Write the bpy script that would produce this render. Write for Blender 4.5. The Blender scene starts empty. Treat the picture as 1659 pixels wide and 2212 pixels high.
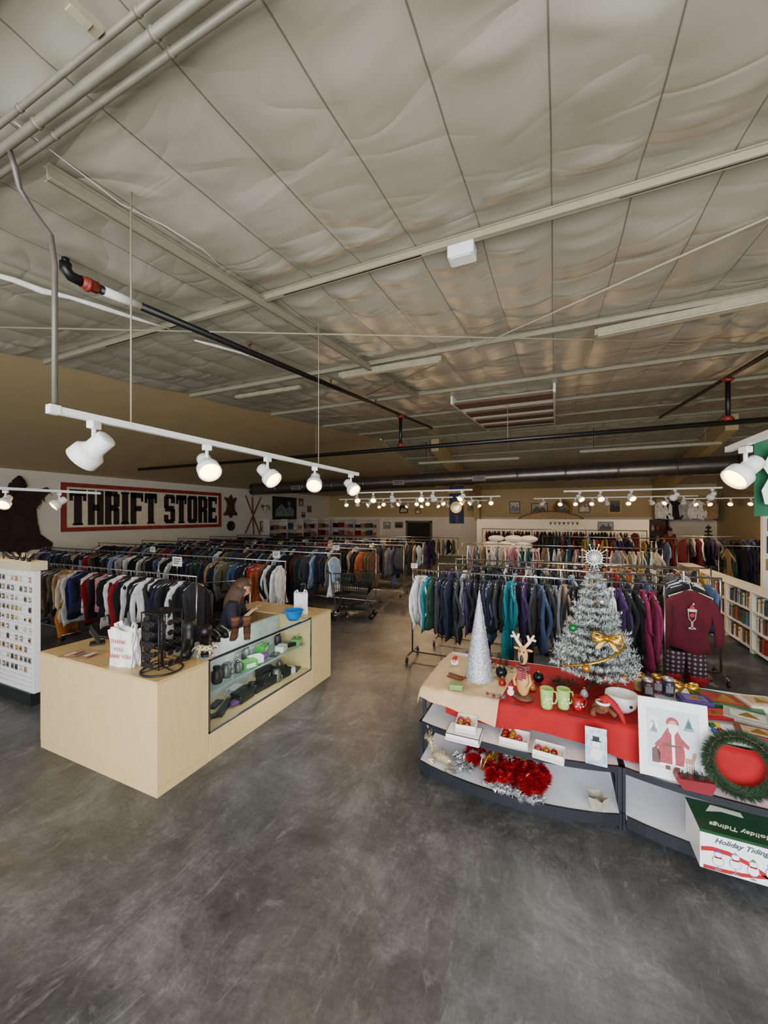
import bpy, bmesh, math, random
from math import sin, cos, pi, radians, sqrt
from mathutils import Vector, Matrix, noise
R = random.Random(11)
S = bpy.context.scene; COL = S.collection
V = Vector
# ---------------------------------------------------------------- camera model
H = 2.1; F = 830.; CX = 829.5; CY = 1115.; ca, sa = cos(radians(24)), sin(radians(24))
def ray(px, py):
    u = (px-CX)/F
    return V((u*ca-sa, u*sa+ca, -(py-CY)/F))
def atz(px, py, z):
    d = ray(px, py); t = (z-H)/d.z; return V((d.x*t, d.y*t, z))
def aty(px, py, Y):
    d = ray(px, py); t = Y/d.y; return V((d.x*t, Y, H+d.z*t))
def atx(px, py, X):
    d = ray(px, py); t = X/d.x; return V((X, d.y*t, H+d.z*t))
def atc(px, py, off=.0):
    d = ray(px, py); t = (1.62-off)/(d.z-.087*d.y); return V((d.x*t, d.y*t, H+d.z*t))
def cz(Y): return 3.72+.087*Y if Y < 12 else 4.764-.158*(Y-12)
cam = bpy.data.objects.new('camera', bpy.data.cameras.new('camera')); COL.objects.link(cam)
cam.location = (0, 0, H); cam.rotation_euler = (pi/2, 0, radians(24))
cam.data.sensor_fit = 'HORIZONTAL'; cam.data.sensor_width = 36; cam.data.lens = 36*F/1659
cam.data.shift_y = 9/1659; cam.data.clip_start = .05
S.camera = cam
# ---------------------------------------------------------------- materials
def lin(c): return tuple(((x/255+.055)/1.055)**2.4 if x > 10 else x/255/12.92 for x in c)
MC = {}
def mat(name, rgb, rough=.6, metal=0., var=.12, sc=14., bump=0., emit=0., ecol=None, stretch=None, sheen=0., coat=0.):
    if name in MC: return MC[name]
    m = bpy.data.materials.new(name); m.use_nodes = True; nt = m.node_tree; N = nt.nodes; b = N['Principled BSDF']
    c = lin(rgb); tc = N.new('ShaderNodeTexCoord'); nz = N.new('ShaderNodeTexNoise'); nz.inputs['Scale'].default_value = sc; nz.inputs['Detail'].default_value = 4
    src = tc.outputs['Object']
    if stretch:
        mp = N.new('ShaderNodeMapping'); mp.inputs['Scale'].default_value = stretch; nt.links.new(src, mp.inputs[0]); src = mp.outputs[0]
    nt.links.new(src, nz.inputs['Vector'])
    rp = N.new('ShaderNodeValToRGB'); rp.color_ramp.elements[0].position = .3; rp.color_ramp.elements[1].position = .7
    rp.color_ramp.elements[0].color = (*[x*(1-var) for x in c], 1); rp.color_ramp.elements[1].color = (*[min(1, x*(1+var)) for x in c], 1)
    nt.links.new(nz.outputs[0], rp.inputs[0]); nt.links.new(rp.outputs[0], b.inputs['Base Color'])
    b.inputs['Roughness'].default_value = rough; b.inputs['Metallic'].default_value = metal
    if coat: b.inputs['Coat Weight'].default_value = coat
    if sheen: b.inputs['Sheen Weight'].default_value = sheen
    if bump:
        bp = N.new('ShaderNodeBump'); bp.inputs['Strength'].default_value = bump; bp.inputs['Distance'].default_value = .02
        nt.links.new(nz.outputs[0], bp.inputs['Height']); nt.links.new(bp.outputs[0], b.inputs['Normal'])
    if emit:
        b.inputs['Emission Color'].default_value = (*lin(ecol or rgb), 1); b.inputs['Emission Strength'].default_value = emit
    MC[name] = m; return m
def glassmat(name, rgb=(235, 244, 243), refl=.07):
    m = bpy.data.materials.new(name); m.use_nodes = True; nt = m.node_tree; N = nt.nodes; N.remove(N['Principled BSDF'])
    t = N.new('ShaderNodeBsdfTransparent'); t.inputs[0].default_value = (*lin(rgb), 1); g = N.new('ShaderNodeBsdfGlossy'); g.inputs['Roughness'].default_value = .03
    nz = N.new('ShaderNodeTexNoise'); nz.inputs['Scale'].default_value = 3; mr = N.new('ShaderNodeMapRange'); mr.inputs[3].default_value = refl*.7; mr.inputs[4].default_value = refl*1.3; nt.links.new(nz.outputs[0], mr.inputs[0])
    mx = N.new('ShaderNodeMixShader')
    nt.links.new(mr.outputs[0], mx.inputs[0]); nt.links.new(t.outputs[0], mx.inputs[1]); nt.links.new(g.outputs[0], mx.inputs[2])
    nt.links.new(mx.outputs[0], N['Material Output'].inputs[0]); return m
GLASS = glassmat('display_glass')
def rampn(N, L, s, st):
    r = N.new('ShaderNodeValToRGB'); e = r.color_ramp.elements
    for i, (p, c) in enumerate(st):
        el = e[i] if i < 2 else e.new(p)
        el.position = p; el.color = (*lin(c), 1)
    L(s, r.inputs[0]); return r.outputs[0]
def floor_mat():
    m = bpy.data.materials.new('stained_concrete'); m.use_nodes = True; nt = m.node_tree; N = nt.nodes; b = N['Principled BSDF']; L = nt.links.new
    tc = N.new('ShaderNodeTexCoord')
    def nz(scale, det, dist, st=(1, 1, 1), rot=0, rough=.62):
        mp = N.new('ShaderNodeMapping'); mp.inputs['Scale'].default_value = st; mp.inputs['Rotation'].default_value = (0, 0, rot); L(tc.outputs['Object'], mp.inputs[0])
        n = N.new('ShaderNodeTexNoise'); n.inputs['Scale'].default_value = scale; n.inputs['Detail'].default_value = det; n.inputs['Distortion'].default_value = dist; n.inputs['Roughness'].default_value = rough
        L(mp.outputs[0], n.inputs['Vector']); return n.outputs[0]
    def mix(f, a, c, mode='MIX', fac=None):
        x = N.new('ShaderNodeMix'); x.data_type = 'RGBA'; x.blend_type = mode
        if f is not None: L(f, x.inputs[0])
        else: x.inputs[0].default_value = fac
        L(a, x.inputs[6]); L(c, x.inputs[7]); return x.outputs[2]
    base = rampn(N, L, nz(1.3, 14, .5, rough=.76), [(.36, (82, 82, 83)), (.64, (146, 146, 147)), (.5, (110, 110, 111))])
    patch = rampn(N, L, nz(2.6, 14, 1.2, (1, .6, 1), .6, .78), [(.41, (96, 96, 96)), (.6, (172, 172, 174))])
    c = mix(None, base, patch, 'OVERLAY', .55)
    scf = rampn(N, L, nz(5, 15, 2.2, (1, .45, 1), -.7, .8), [(.55, (0, 0, 0)), (.64, (255, 255, 255))])
    lgt = N.new('ShaderNodeRGB'); lgt.outputs[0].default_value = (*lin((178, 178, 178)), 1); hf = N.new('ShaderNodeMath'); hf.operation = 'MULTIPLY'; hf.inputs[1].default_value = .32; L(scf, hf.inputs[0])
    c = mix(hf.outputs[0], c, lgt.outputs[0])
    scr = rampn(N, L, nz(20, 10, 1.2, (1, .1, 1), -.5, .75), [(.45, (112, 112, 112)), (.6, (168, 168, 168))])
    c = mix(None, c, scr, 'OVERLAY', .25)
    scr2 = rampn(N, L, nz(22, 10, 1.2, (.09, 1, 1), .35, .75), [(.45, (114, 114, 114)), (.6, (166, 166, 166))])
    c = mix(None, c, scr2, 'OVERLAY', .25)
    sp = rampn(N, L, nz(40, 8, .3, rough=.75), [(.38, (92, 92, 92)), (.62, (168, 168, 168))])
    c = mix(None, c, sp, 'OVERLAY', .4)
    L(c, b.inputs['Base Color'])
    rr = N.new('ShaderNodeMapRange'); rr.inputs[3].default_value = .28; rr.inputs[4].default_value = .55
    L(nz(2, 6, .5), rr.inputs[0]); L(rr.outputs[0], b.inputs['Roughness'])
    bp = N.new('ShaderNodeBump'); bp.inputs['Strength'].default_value = .12; bp.inputs['Distance'].default_value = .01; L(nz(14, 8, .6, rough=.7), bp.inputs['Height']); L(bp.outputs[0], b.inputs['Normal'])
    return m
def insul_mat():
    m = bpy.data.materials.new('insulation_facing'); m.use_nodes = True; nt = m.node_tree; N = nt.nodes; b = N['Principled BSDF']; L = nt.links.new
    tc = N.new('ShaderNodeTexCoord'); sx = N.new('ShaderNodeSeparateXYZ'); L(tc.outputs['Object'], sx.inputs[0])
    def mth(op, a, v):
        n = N.new('ShaderNodeMath'); n.operation = op; L(a, n.inputs[0])
        if isinstance(v, (int, float)): n.inputs[1].default_value = v
        elif v is not None: L(v, n.inputs[1])
        return n.outputs[0]
    def nzz(scale, det, dist, st, off=0):
        mp = N.new('ShaderNodeMapping'); mp.inputs['Scale'].default_value = st; mp.inputs['Location'].default_value = (off, off, 0); L(tc.outputs['Object'], mp.inputs[0]); n = N.new('ShaderNodeTexNoise'); n.inputs['Scale'].default_value = scale; n.inputs['Detail'].default_value = det; n.inputs['Distortion'].default_value = dist; n.inputs['Roughness'].default_value = .4; L(mp.outputs[0], n.inputs['Vector']); return n.outputs[0]
    wob = mth('MULTIPLY', mth('SUBTRACT', nzz(1.2, 2, 0, (1, 1, 1)), .5), .02); ad = mth('ADD', sx.outputs[0], wob)
    fr = mth('FRACT', mth('MULTIPLY', mth('ADD', ad, 42.02), 1/.42), None); d = mth('ABSOLUTE', mth('SUBTRACT', fr, .5), None)
    seam = rampn(N, L, d, [(.485, (255, 255, 255)), (.498, (124, 120, 108))])
    col = rampn(N, L, nzz(1.2, 5, 0, (1, 1, 1)), [(.3, (160, 155, 136)), (.7, (180, 175, 156))])
    x = N.new('ShaderNodeMix'); x.data_type = 'RGBA'; x.blend_type = 'MULTIPLY'; x.inputs[0].default_value = .85; L(col, x.inputs[6]); L(seam, x.inputs[7]); L(x.outputs[2], b.inputs['Base Color'])
    b.inputs['Roughness'].default_value = .36; b.inputs['Specular IOR Level'].default_value = .8; b.inputs['Metallic'].default_value = .1
    def crease(scale, st, off, wid, dist):
        n = nzz(scale, 2, dist, st, off); a = mth('ABSOLUTE', mth('SUBTRACT', n, .5), None); q = mth('MAXIMUM', mth('ADD', mth('MULTIPLY', a, -1/wid), 1.0), 0.0); return mth('POWER', q, 1.4)
    mask = mth('MAXIMUM', mth('MULTIPLY', mth('SUBTRACT', nzz(.9, 2, 0, (1, 1, 1), 9), .46), 5.), 0.); mask = mth('MINIMUM', mask, 1.)
    h = mth('ADD', mth('MULTIPLY', crease(.9, (.45, 1.7, 1), 3, .075, .7), mask), mth('MULTIPLY', crease(1.7, (.5, 1.7, 1), 17, .09, .8), .22))
    bp = N.new('ShaderNodeBump'); bp.inputs['Strength'].default_value = .32; bp.inputs['Distance'].default_value = .045; bp.invert = True; L(h, bp.inputs['Height']); L(bp.outputs[0], b.inputs['Normal'])
    return m
def plaid_mat(name, a, c2, sc=30, c3=None):
    m = bpy.data.materials.new(name); m.use_nodes = True; nt = m.node_tree; N = nt.nodes; L = nt.links.new; b = N['Principled BSDF']
    tc = N.new('ShaderNodeTexCoord'); fac = []
    for ax in ('Y', 'Z'):
        w = N.new('ShaderNodeTexWave'); w.bands_direction = ax; w.inputs['Scale'].default_value = sc; L(tc.outputs['Object'], w.inputs['Vector']); fac.append(w.outputs['Fac'])
    ad = N.new('ShaderNodeMath'); ad.operation = 'ADD'; L(fac[0], ad.inputs[0]); L(fac[1], ad.inputs[1]); hf = N.new('ShaderNodeMath'); hf.operation = 'MULTIPLY'; hf.inputs[1].default_value = .5; L(ad.outputs[0], hf.inputs[0])
    o = rampn(N, L, hf.outputs[0], [(.3, a), (.9, c2), (.6, c3 or a)])
    L(o, b.inputs['Base Color']); b.inputs['Roughness'].default_value = .85; return m
# ---------------------------------------------------------------- mesh builder
def T(x, y=0, z=0): return Matrix.Translation(V((x, y, z)) if not isinstance(x, Vector) else x)
def RX(a): return Matrix.Rotation(a, 4, 'X')
def RY(a): return Matrix.Rotation(a, 4, 'Y')
def RZ(a): return Matrix.Rotation(a, 4, 'Z')
def SC(x, y, z): return Matrix.Diagonal((x, y, z, 1))
def basis(o, u, v, w): return Matrix(((u[0], v[0], w[0], o[0]), (u[1], v[1], w[1], o[1]), (u[2], v[2], w[2], o[2]), (0, 0, 0, 1)))
def ML(x, y, z): return basis((x, y, z), (0, 1, 0), (0, 0, 1), (1, 0, 0))
def MF(x, y, z): return basis((x, y, z), (1, 0, 0), (0, 0, 1), (0, -1, 0))
def align(p, d):
    return T(V(p)) @ V(d).to_track_quat('Z', 'Y').to_matrix().to_4x4()
class MB:
    def __init__(s): s.v = []; s.f = []; s.m = []; s.s = []
    def add(s, vs, fs, mi=0, sm=False, M=None):
        o = len(s.v)
        for p in vs: s.v.append(M @ V(p) if M else V(p))
        for f in fs: s.f.append([o+i for i in f]); s.m.append(mi); s.s.append(sm)
        return s
    def box(s, x0, x1, y0, y1, z0, z1, mi=0, M=None):
        return s.add([(x, y, z) for z in (z0, z1) for y in (y0, y1) for x in (x0, x1)], [(0, 2, 3, 1), (4, 5, 7, 6), (0, 1, 5, 4), (2, 6, 7, 3), (0, 4, 6, 2), (1, 3, 7, 5)], mi, False, M)
    def tube(s, pts, r, n=8, mi=0, M=None, closed=False, sx=1., rr=None):
        pts = [V(p) for p in pts]; k = len(pts); vs = []; fs = []; prev = None
        for i, p in enumerate(pts):
            a = pts[i-1] if i or closed else p; b = pts[(i+1) % k] if i < k-1 or closed else p
            t = (b-a).normalized()
            if prev is None: prev = V((1, 0, 0)) if abs(t.x) < .9 else V((0, 1, 0))
            nrm = (prev-t*prev.dot(t)).normalized(); prev = nrm; bi = t.cross(nrm); q = rr[i] if rr else r
            for j in range(n):
                an = 2*pi*j/n; vs.append(p+nrm*cos(an)*q*sx+bi*sin(an)*q)
        for i in range(k if closed else k-1):
            for j in range(n):
                a, b = i*n, ((i+1) % k)*n; fs.append((a+j, a+(j+1) % n, b+(j+1) % n, b+j))
        if not closed: fs += [tuple(range(n))[::-1], tuple((k-1)*n+j for j in range(n))]
        return s.add(vs, fs, mi, True, M)
    def lathe(s, prof, n=16, mi=0, M=None, sm=True):
        vs = []; fs = []
        for r, z in prof:
            for j in range(n): vs.append((r*cos(2*pi*j/n), r*sin(2*pi*j/n), z))
        for i in range(len(prof)-1):
            for j in range(n): fs.append((i*n+j, i*n+(j+1) % n, (i+1)*n+(j+1) % n, (i+1)*n+j))
        if prof[0][0] > 1e-4: fs.append(tuple(range(n))[::-1])
        if prof[-1][0] > 1e-4: fs.append(tuple((len(prof)-1)*n+j for j in range(n)))
        return s.add(vs, fs, mi, sm, M)
    def ball(s, c, r, mi=0, n=12, sc=(1, 1, 1), M=None):
        k = max(5, n*2//3)
        m = T(V(c)) @ SC(*sc); m = M @ m if M else m
        return s.lathe([(max(1e-5, r*sin(pi*i/k)), -r*cos(pi*i/k)) for i in range(k+1)], n, mi, m)
    def prism(s, pts, w0, w1, mi=0, M=None):
        n = len(pts)
        return s.add([(p[0], p[1], w) for w in (w0, w1) for p in pts], [tuple(range(n))[::-1], tuple(range(n, 2*n))]+[(i, (i+1) % n, n+(i+1) % n, n+i) for i in range(n)], mi, False, M)
    def disc(s, cx, cy, rx, ry, w0, w1, mi=0, M=None, n=18): return s.prism([(cx+rx*cos(2*pi*i/n), cy+ry*sin(2*pi*i/n)) for i in range(n)], w0, w1, mi, M)
    def grid(s, fn, nu, nv, mi=0, sm=True, M=None):
        return s.add([fn(i/nu, j/nv) for j in range(nv+1) for i in range(nu+1)], [(j*(nu+1)+i, j*(nu+1)+i+1, (j+1)*(nu+1)+i+1, (j+1)*(nu+1)+i) for j in range(nv) for i in range(nu)], mi, sm, M)
    def text(s, body, size, mi=0, M=None, bold=0., shear=0., ext=.001):
        cu = bpy.data.curves.new('t', 'FONT'); cu.body = body; cu.size = size; cu.offset = bold; cu.shear = shear; cu.extrude = ext; cu.align_x = 'CENTER'; cu.align_y = 'CENTER'; cu.resolution_u = 3
        o = bpy.data.objects.new('t', cu); COL.objects.link(o); dg = bpy.context.evaluated_depsgraph_get(); me = bpy.data.meshes.new_from_object(o.evaluated_get(dg))
        s.add([v.co[:] for v in me.vertices], [tuple(p.vertices) for p in me.polygons], mi, False, M)
        bpy.data.objects.remove(o); bpy.data.curves.remove(cu); bpy.data.meshes.remove(me); return s
    def build(s, name, mats, parent=None, world=False, loc=None, rz=0, bev=0):
        me = bpy.data.meshes.new(name)
        W = parent.matrix_basis.inverted() if (world and parent) else None
        vs = [(W @ p)[:] for p in s.v] if W else [p[:] for p in s.v]
        if world and not parent and loc is not None: vs = [(p[0]-loc[0], p[1]-loc[1], p[2]-loc[2]) for p in vs]
        me.from_pydata(vs, [], s.f); me.polygons.foreach_set('material_index', s.m); me.polygons.foreach_set('use_smooth', s.s)
        for m in (mats if isinstance(mats, (list, tuple)) else [mats]): me.materials.append(m)
        me.update(); o = bpy.data.objects.new(name, me); COL.objects.link(o)
        if parent: o.parent = parent
        if loc is not None: o.location = loc
        if rz: o.rotation_euler = (0, 0, rz)
        if bev:
            b = o.modifiers.new('Bevel', 'BEVEL'); b.width = bev; b.segments = 2; b.limit_method = 'ANGLE'
        return o
def tag(o, label, cat, group=None):
    o['label'] = label; o['category'] = cat
    if group: o['group'] = group
    return o
def thing(name, label, cat, loc=(0, 0, 0), rz=0, group=None):
    o = bpy.data.objects.new(name, None); COL.objects.link(o); o.location = loc; o.rotation_euler = (0, 0, rz); o.empty_display_size = .1
    return tag(o, label, cat, group)
def struct(name, mb, mats): o = mb.build(name, mats); o['kind'] = 'structure'; return o
def dup(o, loc, rz=0, label=None, group=None):
    r = o.copy(); COL.objects.link(r); r.location = loc; r.rotation_euler = (0, 0, rz)
    if label: r['label'] = label
    if group: r['group'] = group
    for ch in list(o.children):
        c = ch.copy(); COL.objects.link(c); c.parent = r
        for g in ch.children:
            d = g.copy(); COL.objects.link(d); d.parent = c
    return r
ORD1 = 'zeroth first second third fourth fifth sixth seventh eighth ninth tenth eleventh twelfth thirteenth fourteenth fifteenth sixteenth seventeenth eighteenth nineteenth'.split()
def ordw(n):
    if n < 20: return ORD1[n]
    t = {2: 'twent', 3: 'thirt', 4: 'fort', 5: 'fift', 6: 'sixt', 7: 'sevent', 8: 'eight', 9: 'ninet'}[n//10]
    return t+'ieth' if n % 10 == 0 else t+'y-'+ORD1[n % 10]
# common materials
WHITE = mat('white_paint', (222, 220, 212), .6, var=.03); WOOD = mat('maple_laminate', (218, 190, 136), .42, var=.05, sc=30, stretch=(1, 1, .12))
WOODT = mat('maple_top', (208, 176, 118), .32, var=.05, sc=30, stretch=(.12, 1, 1)); CHROME = mat('chrome', (190, 190, 190), .22, 1.0, .03)
BLACK = mat('black_plastic', (22, 22, 24), .45); DARKM = mat('dark_grey_metal', (34, 37, 44), .45, .2); PIPEB = mat('black_pipe', (24, 22, 22), .35, .3)
REDP = mat('red_fitting', (130, 38, 28), .45); TANP = mat('tan_painted_steel', (146, 138, 116), .55, var=.06); LAMPW = mat('lamp_white', (226, 226, 222), .35, var=.02)
BULB = mat('warm_bulb', (255, 200, 110), .4, emit=30, ecol=(255, 172, 66)); GALV = mat('galvanised_duct', (112, 108, 100), .34, .85, .15, 6)
SHELFW = mat('shelf_white', (236, 236, 240), .45, var=.03); GOLD = mat('gold', (205, 160, 60), .28, .9); SILV = mat('silver_tinsel', (215, 215, 218), .25, .8)
RED = mat('red_cloth', (156, 3, 11), .85, var=.12, sc=8, bump=.15); SKIN = mat('skin', (196, 148, 120), .55, var=.05); DWOOD = mat('dark_wood', (70, 48, 34), .5, var=.2, stretch=(1, 1, .1))
# ---------------------------------------------------------------- setting
m = MB(); m.add([(-13, -3, 0), (7, -3, 0), (7, 21, 0), (-13, 21, 0)], [(0, 1, 2, 3)]); struct('floor', m, floor_mat())
PUR = [.55, 2.46, 4.4, 6.35, 8.3, 10.25, 12.1, 14.2, 16.3, 18.4]
def ridge(a, b, c, s): return max(0, 1-abs(noise.noise(V((a, b, c))))*s)
def ceil(u, v):
    x = -5.48+11.655*u; y = -1.6+21.8*v
    dpu = min(abs(y-p) for p in PUR); k = min(1, dpu/.3)
    q = abs(sin(pi*(x+.02)/.42)); sag = .02*q**.6; f = ((y-.52)/1.94) % 1
    bil = .03*(1-(2*f-1)**2)
    wx = .25*noise.noise(V((x*.9, y*.7, 21))); yy = y+.12*noise.noise(V((x*1.3, y*.8, 5)))-.06*q
    m1 = max(0, .3+1.1*noise.noise(V((x*.45, y*.55, 31)))); m2 = max(0, .2+1.2*noise.noise(V((x*.6+7, y*.6, 41))))
    cr = .055*ridge((x+wx)*.45, yy*1.4, 3, 5.5)**1.7*m1+.02*ridge((x+wx)*1.0+5, yy*2.5, 8, 4.5)**1.7*m2
    edge = .03*math.exp(-(abs(dpu-.22-.06*q)/.06)**1.4)*max(0, .3+1.2*noise.noise(V((x*.7, y*.2, 51))))
    wr = noise.noise(V((x*.9+y*.3, y*1.8, 7)))*.015+noise.noise(V((x*2.2, y*5, 1)))*.003*q
    return (x, y, cz(y)-.01-sag*(.4+.6*k)-bil*k+wr*k-(cr*(.35+.65*k)+edge)*(.35+.65*q))
m = MB(); m.grid(ceil, 222, 620); struct('ceiling', m, insul_mat())
tanw = mat('tan_insulation', (192, 172, 128), .6, var=.05, sc=2)
def soff(u, v):
    y = -1.6+21.8*v; x = -5.47-7.2*u; return (x, y, (cz(y)+.0)*(1-u)+3.3*u)
m = MB(); m.grid(soff, 12, 30); struct('ceiling_left', m, tanw)
def wallmat(): return mat('white_wall', (222, 217, 204), .75, var=.04, sc=3)
m = MB(); m.box(-12.8, -12.64, -1.6, 20.2, 0, 3.4); struct('wall_left', m, wallmat())
m = MB(); m.box(-12.65, 6.2, 20.1, 20.25, 0, 5); struct('wall_back', m, mat('tan_wall', (186, 166, 122), .75, var=.05, sc=2))
m = MB(); m.box(-12.6, 6.1, 20.06, 20.1, 0, 2.05); struct('trim_1', m, wallmat())
m = MB(); m.box(6.1, 6.25, -1.6, 20.2, 0, 5); struct('wall_right', m, mat('tan_wall2', (180, 164, 128), .75, var=.05, sc=2))
m = MB(); m.box(-2.94, 3.0, 16, 16.12, 0, 1.98); struct('wall_partition', m, wallmat())
m = MB(); a = aty(905, 1150, 20.04)
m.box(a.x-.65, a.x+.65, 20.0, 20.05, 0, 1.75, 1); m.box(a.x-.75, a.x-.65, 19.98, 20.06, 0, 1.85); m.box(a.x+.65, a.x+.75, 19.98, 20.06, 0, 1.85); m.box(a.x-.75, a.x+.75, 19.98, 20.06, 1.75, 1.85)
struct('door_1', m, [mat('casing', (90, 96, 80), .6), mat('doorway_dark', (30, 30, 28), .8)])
def beam(p, q, w, h, label, mt=TANP, name='roof_beam', cat='beam'):
    p, q = V(p), V(q); d = (q-p); L = d.length; M = align(p, d); mm = MB()
    up = M.to_3x3().inverted() @ V((0, 0, 1)); t = .006
    if abs(up.y) > abs(up.x):
        mm.box(-w/2, w/2, h/2-t, h/2, 0, L, 0, M); mm.box(-t, t, -h/2, h/2, 0, L, 0, M); mm.box(-w/2, w/2, -h/2, -h/2+t, 0, L, 0, M)
    else:
        mm.box(h/2-t, h/2, -w/2, w/2, 0, L, 0, M); mm.box(-h/2, h/2, -t, t, 0, L, 0, M); mm.box(-h/2, -h/2+t, -w/2, w/2, 0, L, 0, M)
    o = mm.build(name, mt, world=True, loc=p); return tag(o, label, cat)
for i, y in enumerate(PUR):
    beam((-5.4, y, cz(y)-.055), (6.05, y, cz(y)-.055), .036, .055, 'tan painted purlin crossing the ceiling, %s one back from the camera' % ordw(i+1), name='purlin', cat='purlin')
beam((-2.17, 1.0, cz(1.0)-.1), (-2.17, 6.3, cz(6.3)-.1), .05, .07, 'tan steel beam running away above the black sprinkler pipe and track lights')
for k, (x, lb) in enumerate([(-3.6, 'tapered tan roof rafter dropping to back wall left of the white partition'), (4.0, 'tapered tan roof rafter dropping to back wall right of the white partition')]):
    mm = MB(); mm.prism([(12.2, cz(12.2)-.1), (20.05, cz(20.05)-.05), (20.05, 1.9), (19.7, 1.9), (19.2, 2.95), (12.2, cz(12.2)-.5)], -.13, .13, 0, basis((x, 0, 0), (0, 1, 0), (0, 0, 1), (1, 0, 0)))
    tag(mm.build('roof_rafter', mat('rafter_tan', (192, 170, 122), .6), world=True, loc=(x, 19, 2)), lb, 'rafter')
for a, b, lb, o_ in [((0, 707), (1659, 742), 'thin straight bracing rod crossing the whole ceiling almost level', .15), ((800, 850), (1659, 470), 'thin bracing rod rising diagonally across ceiling toward the right', .12)]:
    mm = MB(); p, q = atc(*a, o_), atc(*b, o_); d = (q-p)*.03; mm.tube([p-d, q+d], .008, 8); tag(mm.build('bracing_rod', TANP, world=True, loc=p), lb, 'rod')
for i, (y, dz, r) in enumerate([(.84, .12, .017), (.9, .12, .013), (.785, .11, .011)]):
    mm = MB(); mm.tube([(-5.2, y, cz(y)-dz), (1, y, cz(y)-dz)], r, 10)
    for x in (-2.6, -1.9, -1.2): mm.tube([(x, y, cz(y)-dz), (x+.015, y, cz(y)-dz)], r*1.25, 10)
    tag(mm.build('conduit', mat('conduit_tan', (118, 113, 98), .5, .2), world=True, loc=(-2, y, 3.6)), ['thick tan conduit at top left, middle one of the bundle', 'tan conduit at top left, lowest of the bundle', 'thin tan conduit at top left, uppermost of the bundle'][i], 'conduit')
mm = MB(); a = atc(20, 320, .12)
mm.tube([a+V((-.3, -.02, .0)), a, a+V((.02, .01, -.08)), (-2.17, .9, 3.55), (-2.1, .92, 3.44), (-2.02, .945, 3.33), (-2.0, .95, 3.2), (-2, .95, 2.575)], .0115, 10)
tag(mm.build('bent_conduit', mat('conduit_grey', (100, 96, 88), .45, .3), world=True, loc=(-2, .95, 2.575)), 'grey bent conduit dropping from the ceiling to the track light', 'conduit')
for i, (px, lb) in enumerate([(283, 'thin hanger rod holding the near part of the track'), (688, 'thin hanger rod holding the far part of the track')]):
    p = atx(px, 900, -2.0); mm = MB(); mm.tube([(p.x, p.y, 2.58), (p.x, p.y, cz(p.y)-.05)], .0042, 6); tag(mm.build('hanger_rod', TANP, world=True, loc=(p.x, p.y, 2.58)), lb, 'rod')
for lb, L_ in (('white strip along the left of the ceiling', [(-40, 585), (30, 605), (90, 628), (150, 642), (220, 664), (300, 690), (370, 712)]), ('short white strip beside the sprinkler pipe', [(420, 735), (470, 748), (520, 762), (590, 788)])):
    mm = MB(); pts = [atc(px, py, .1) for px, py in L_]
    mm.tube(pts, .02, 8, rr=([.012, .02, .024, .014, .02, .014, .004] if len(pts) > 5 else [.008, .016, .012, .004])); tag(mm.build('white_strip', mat('strip_white', (240, 238, 230), .8), world=True, loc=pts[2]), lb, 'insulation strip')  # plain white tapered tubes running just under the ceiling
mm = MB(); mm.tube([atc(px, py, .11) for px, py in [(30, 262), (90, 310), (170, 370), (260, 440), (360, 490), (440, 540), (500, 600)]], .0025, 6); tag(mm.build('loose_wire', WHITE, world=True, loc=atc(260, 440, .08)), 'thin pale wire sagging along the ceiling at left', 'wire')
# sprinkler pipes
t = thing('sprinkler_branch', 'long black sprinkler branch pipe with white label and red elbow at its near end', 'pipe', (-2.92, 4, cz(4)-.17))
bx = -2.92; zz = lambda y: cz(y)-.17; y0 = atx(175, 620, bx).y
mm = MB(); mm.tube([(bx, y0, zz(y0)), (bx, 9.6, zz(9.6))], .03, 12); mm.build('pipe', PIPEB, t, True)
mm = MB(); mm.tube([(bx, y0+.02, zz(y0)), (bx, y0-.06, zz(y0)), (bx, y0-.09, zz(y0)+.03), (bx, y0-.09, zz(y0)+.07)], .034, 12); mm.tube([(bx, y0-.09, zz(y0)+.07), (bx, y0-.09, zz(y0)+.1)], .022, 10); mm.build('elbow', PIPEB, t, True)
mm = MB(); mm.tube([(bx, y0, zz(y0)), (bx, y0+.1, zz(y0+.1))], .04, 12); mm.tube([(bx, y0+.03, zz(y0)), (bx, y0+.05, zz(y0))], .047, 12); mm.build('red_coupling', REDP, t, True)
mm = MB(); mm.tube([(bx, y0+.14, zz(y0+.14)), (bx, y0+.4, zz(y0+.4))], .0315, 12); mm.build('white_label', WHITE, t, True)
for py in (3.1, 4.7, 6.2):
    mm = MB(); mm.tube([(bx, py, zz(py)), (bx, py, zz(py)+.08)], .012, 8); mm.lathe([(.02, 0), (.02, .008), (.006, .02)], 10, 0, T(bx, py, zz(py)+.08)); mm.tube([(bx, py, zz(py)-.045), (bx, py, zz(py)+.05)], .006, 6); mm.build('sprinkler_head', mat('brass', (150, 120, 60), .35, .9), t, True)
t = thing('sprinkler_branch', 'black sprinkler branch pipe at upper right joining the cross pipe', 'pipe', (2.38, 7.4, cz(7.4)-.17))
mm = MB(); mm.tube([(2.38, 2.5, zz(2.5)), (2.38, 11.5, zz(11.5))], .032, 12); mm.build('pipe', PIPEB, t, True)
t = thing('sprinkler_main', 'long black sprinkler main pipe crossing the room from left to right', 'pipe', (-2, 7.4, 3.5))
mm = MB(); mm.tube([(-11.2, 7.4, 3.47), (6.05, 7.4, 3.52)], .042, 12); mm.build('pipe', PIPEB, t, True)
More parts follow.
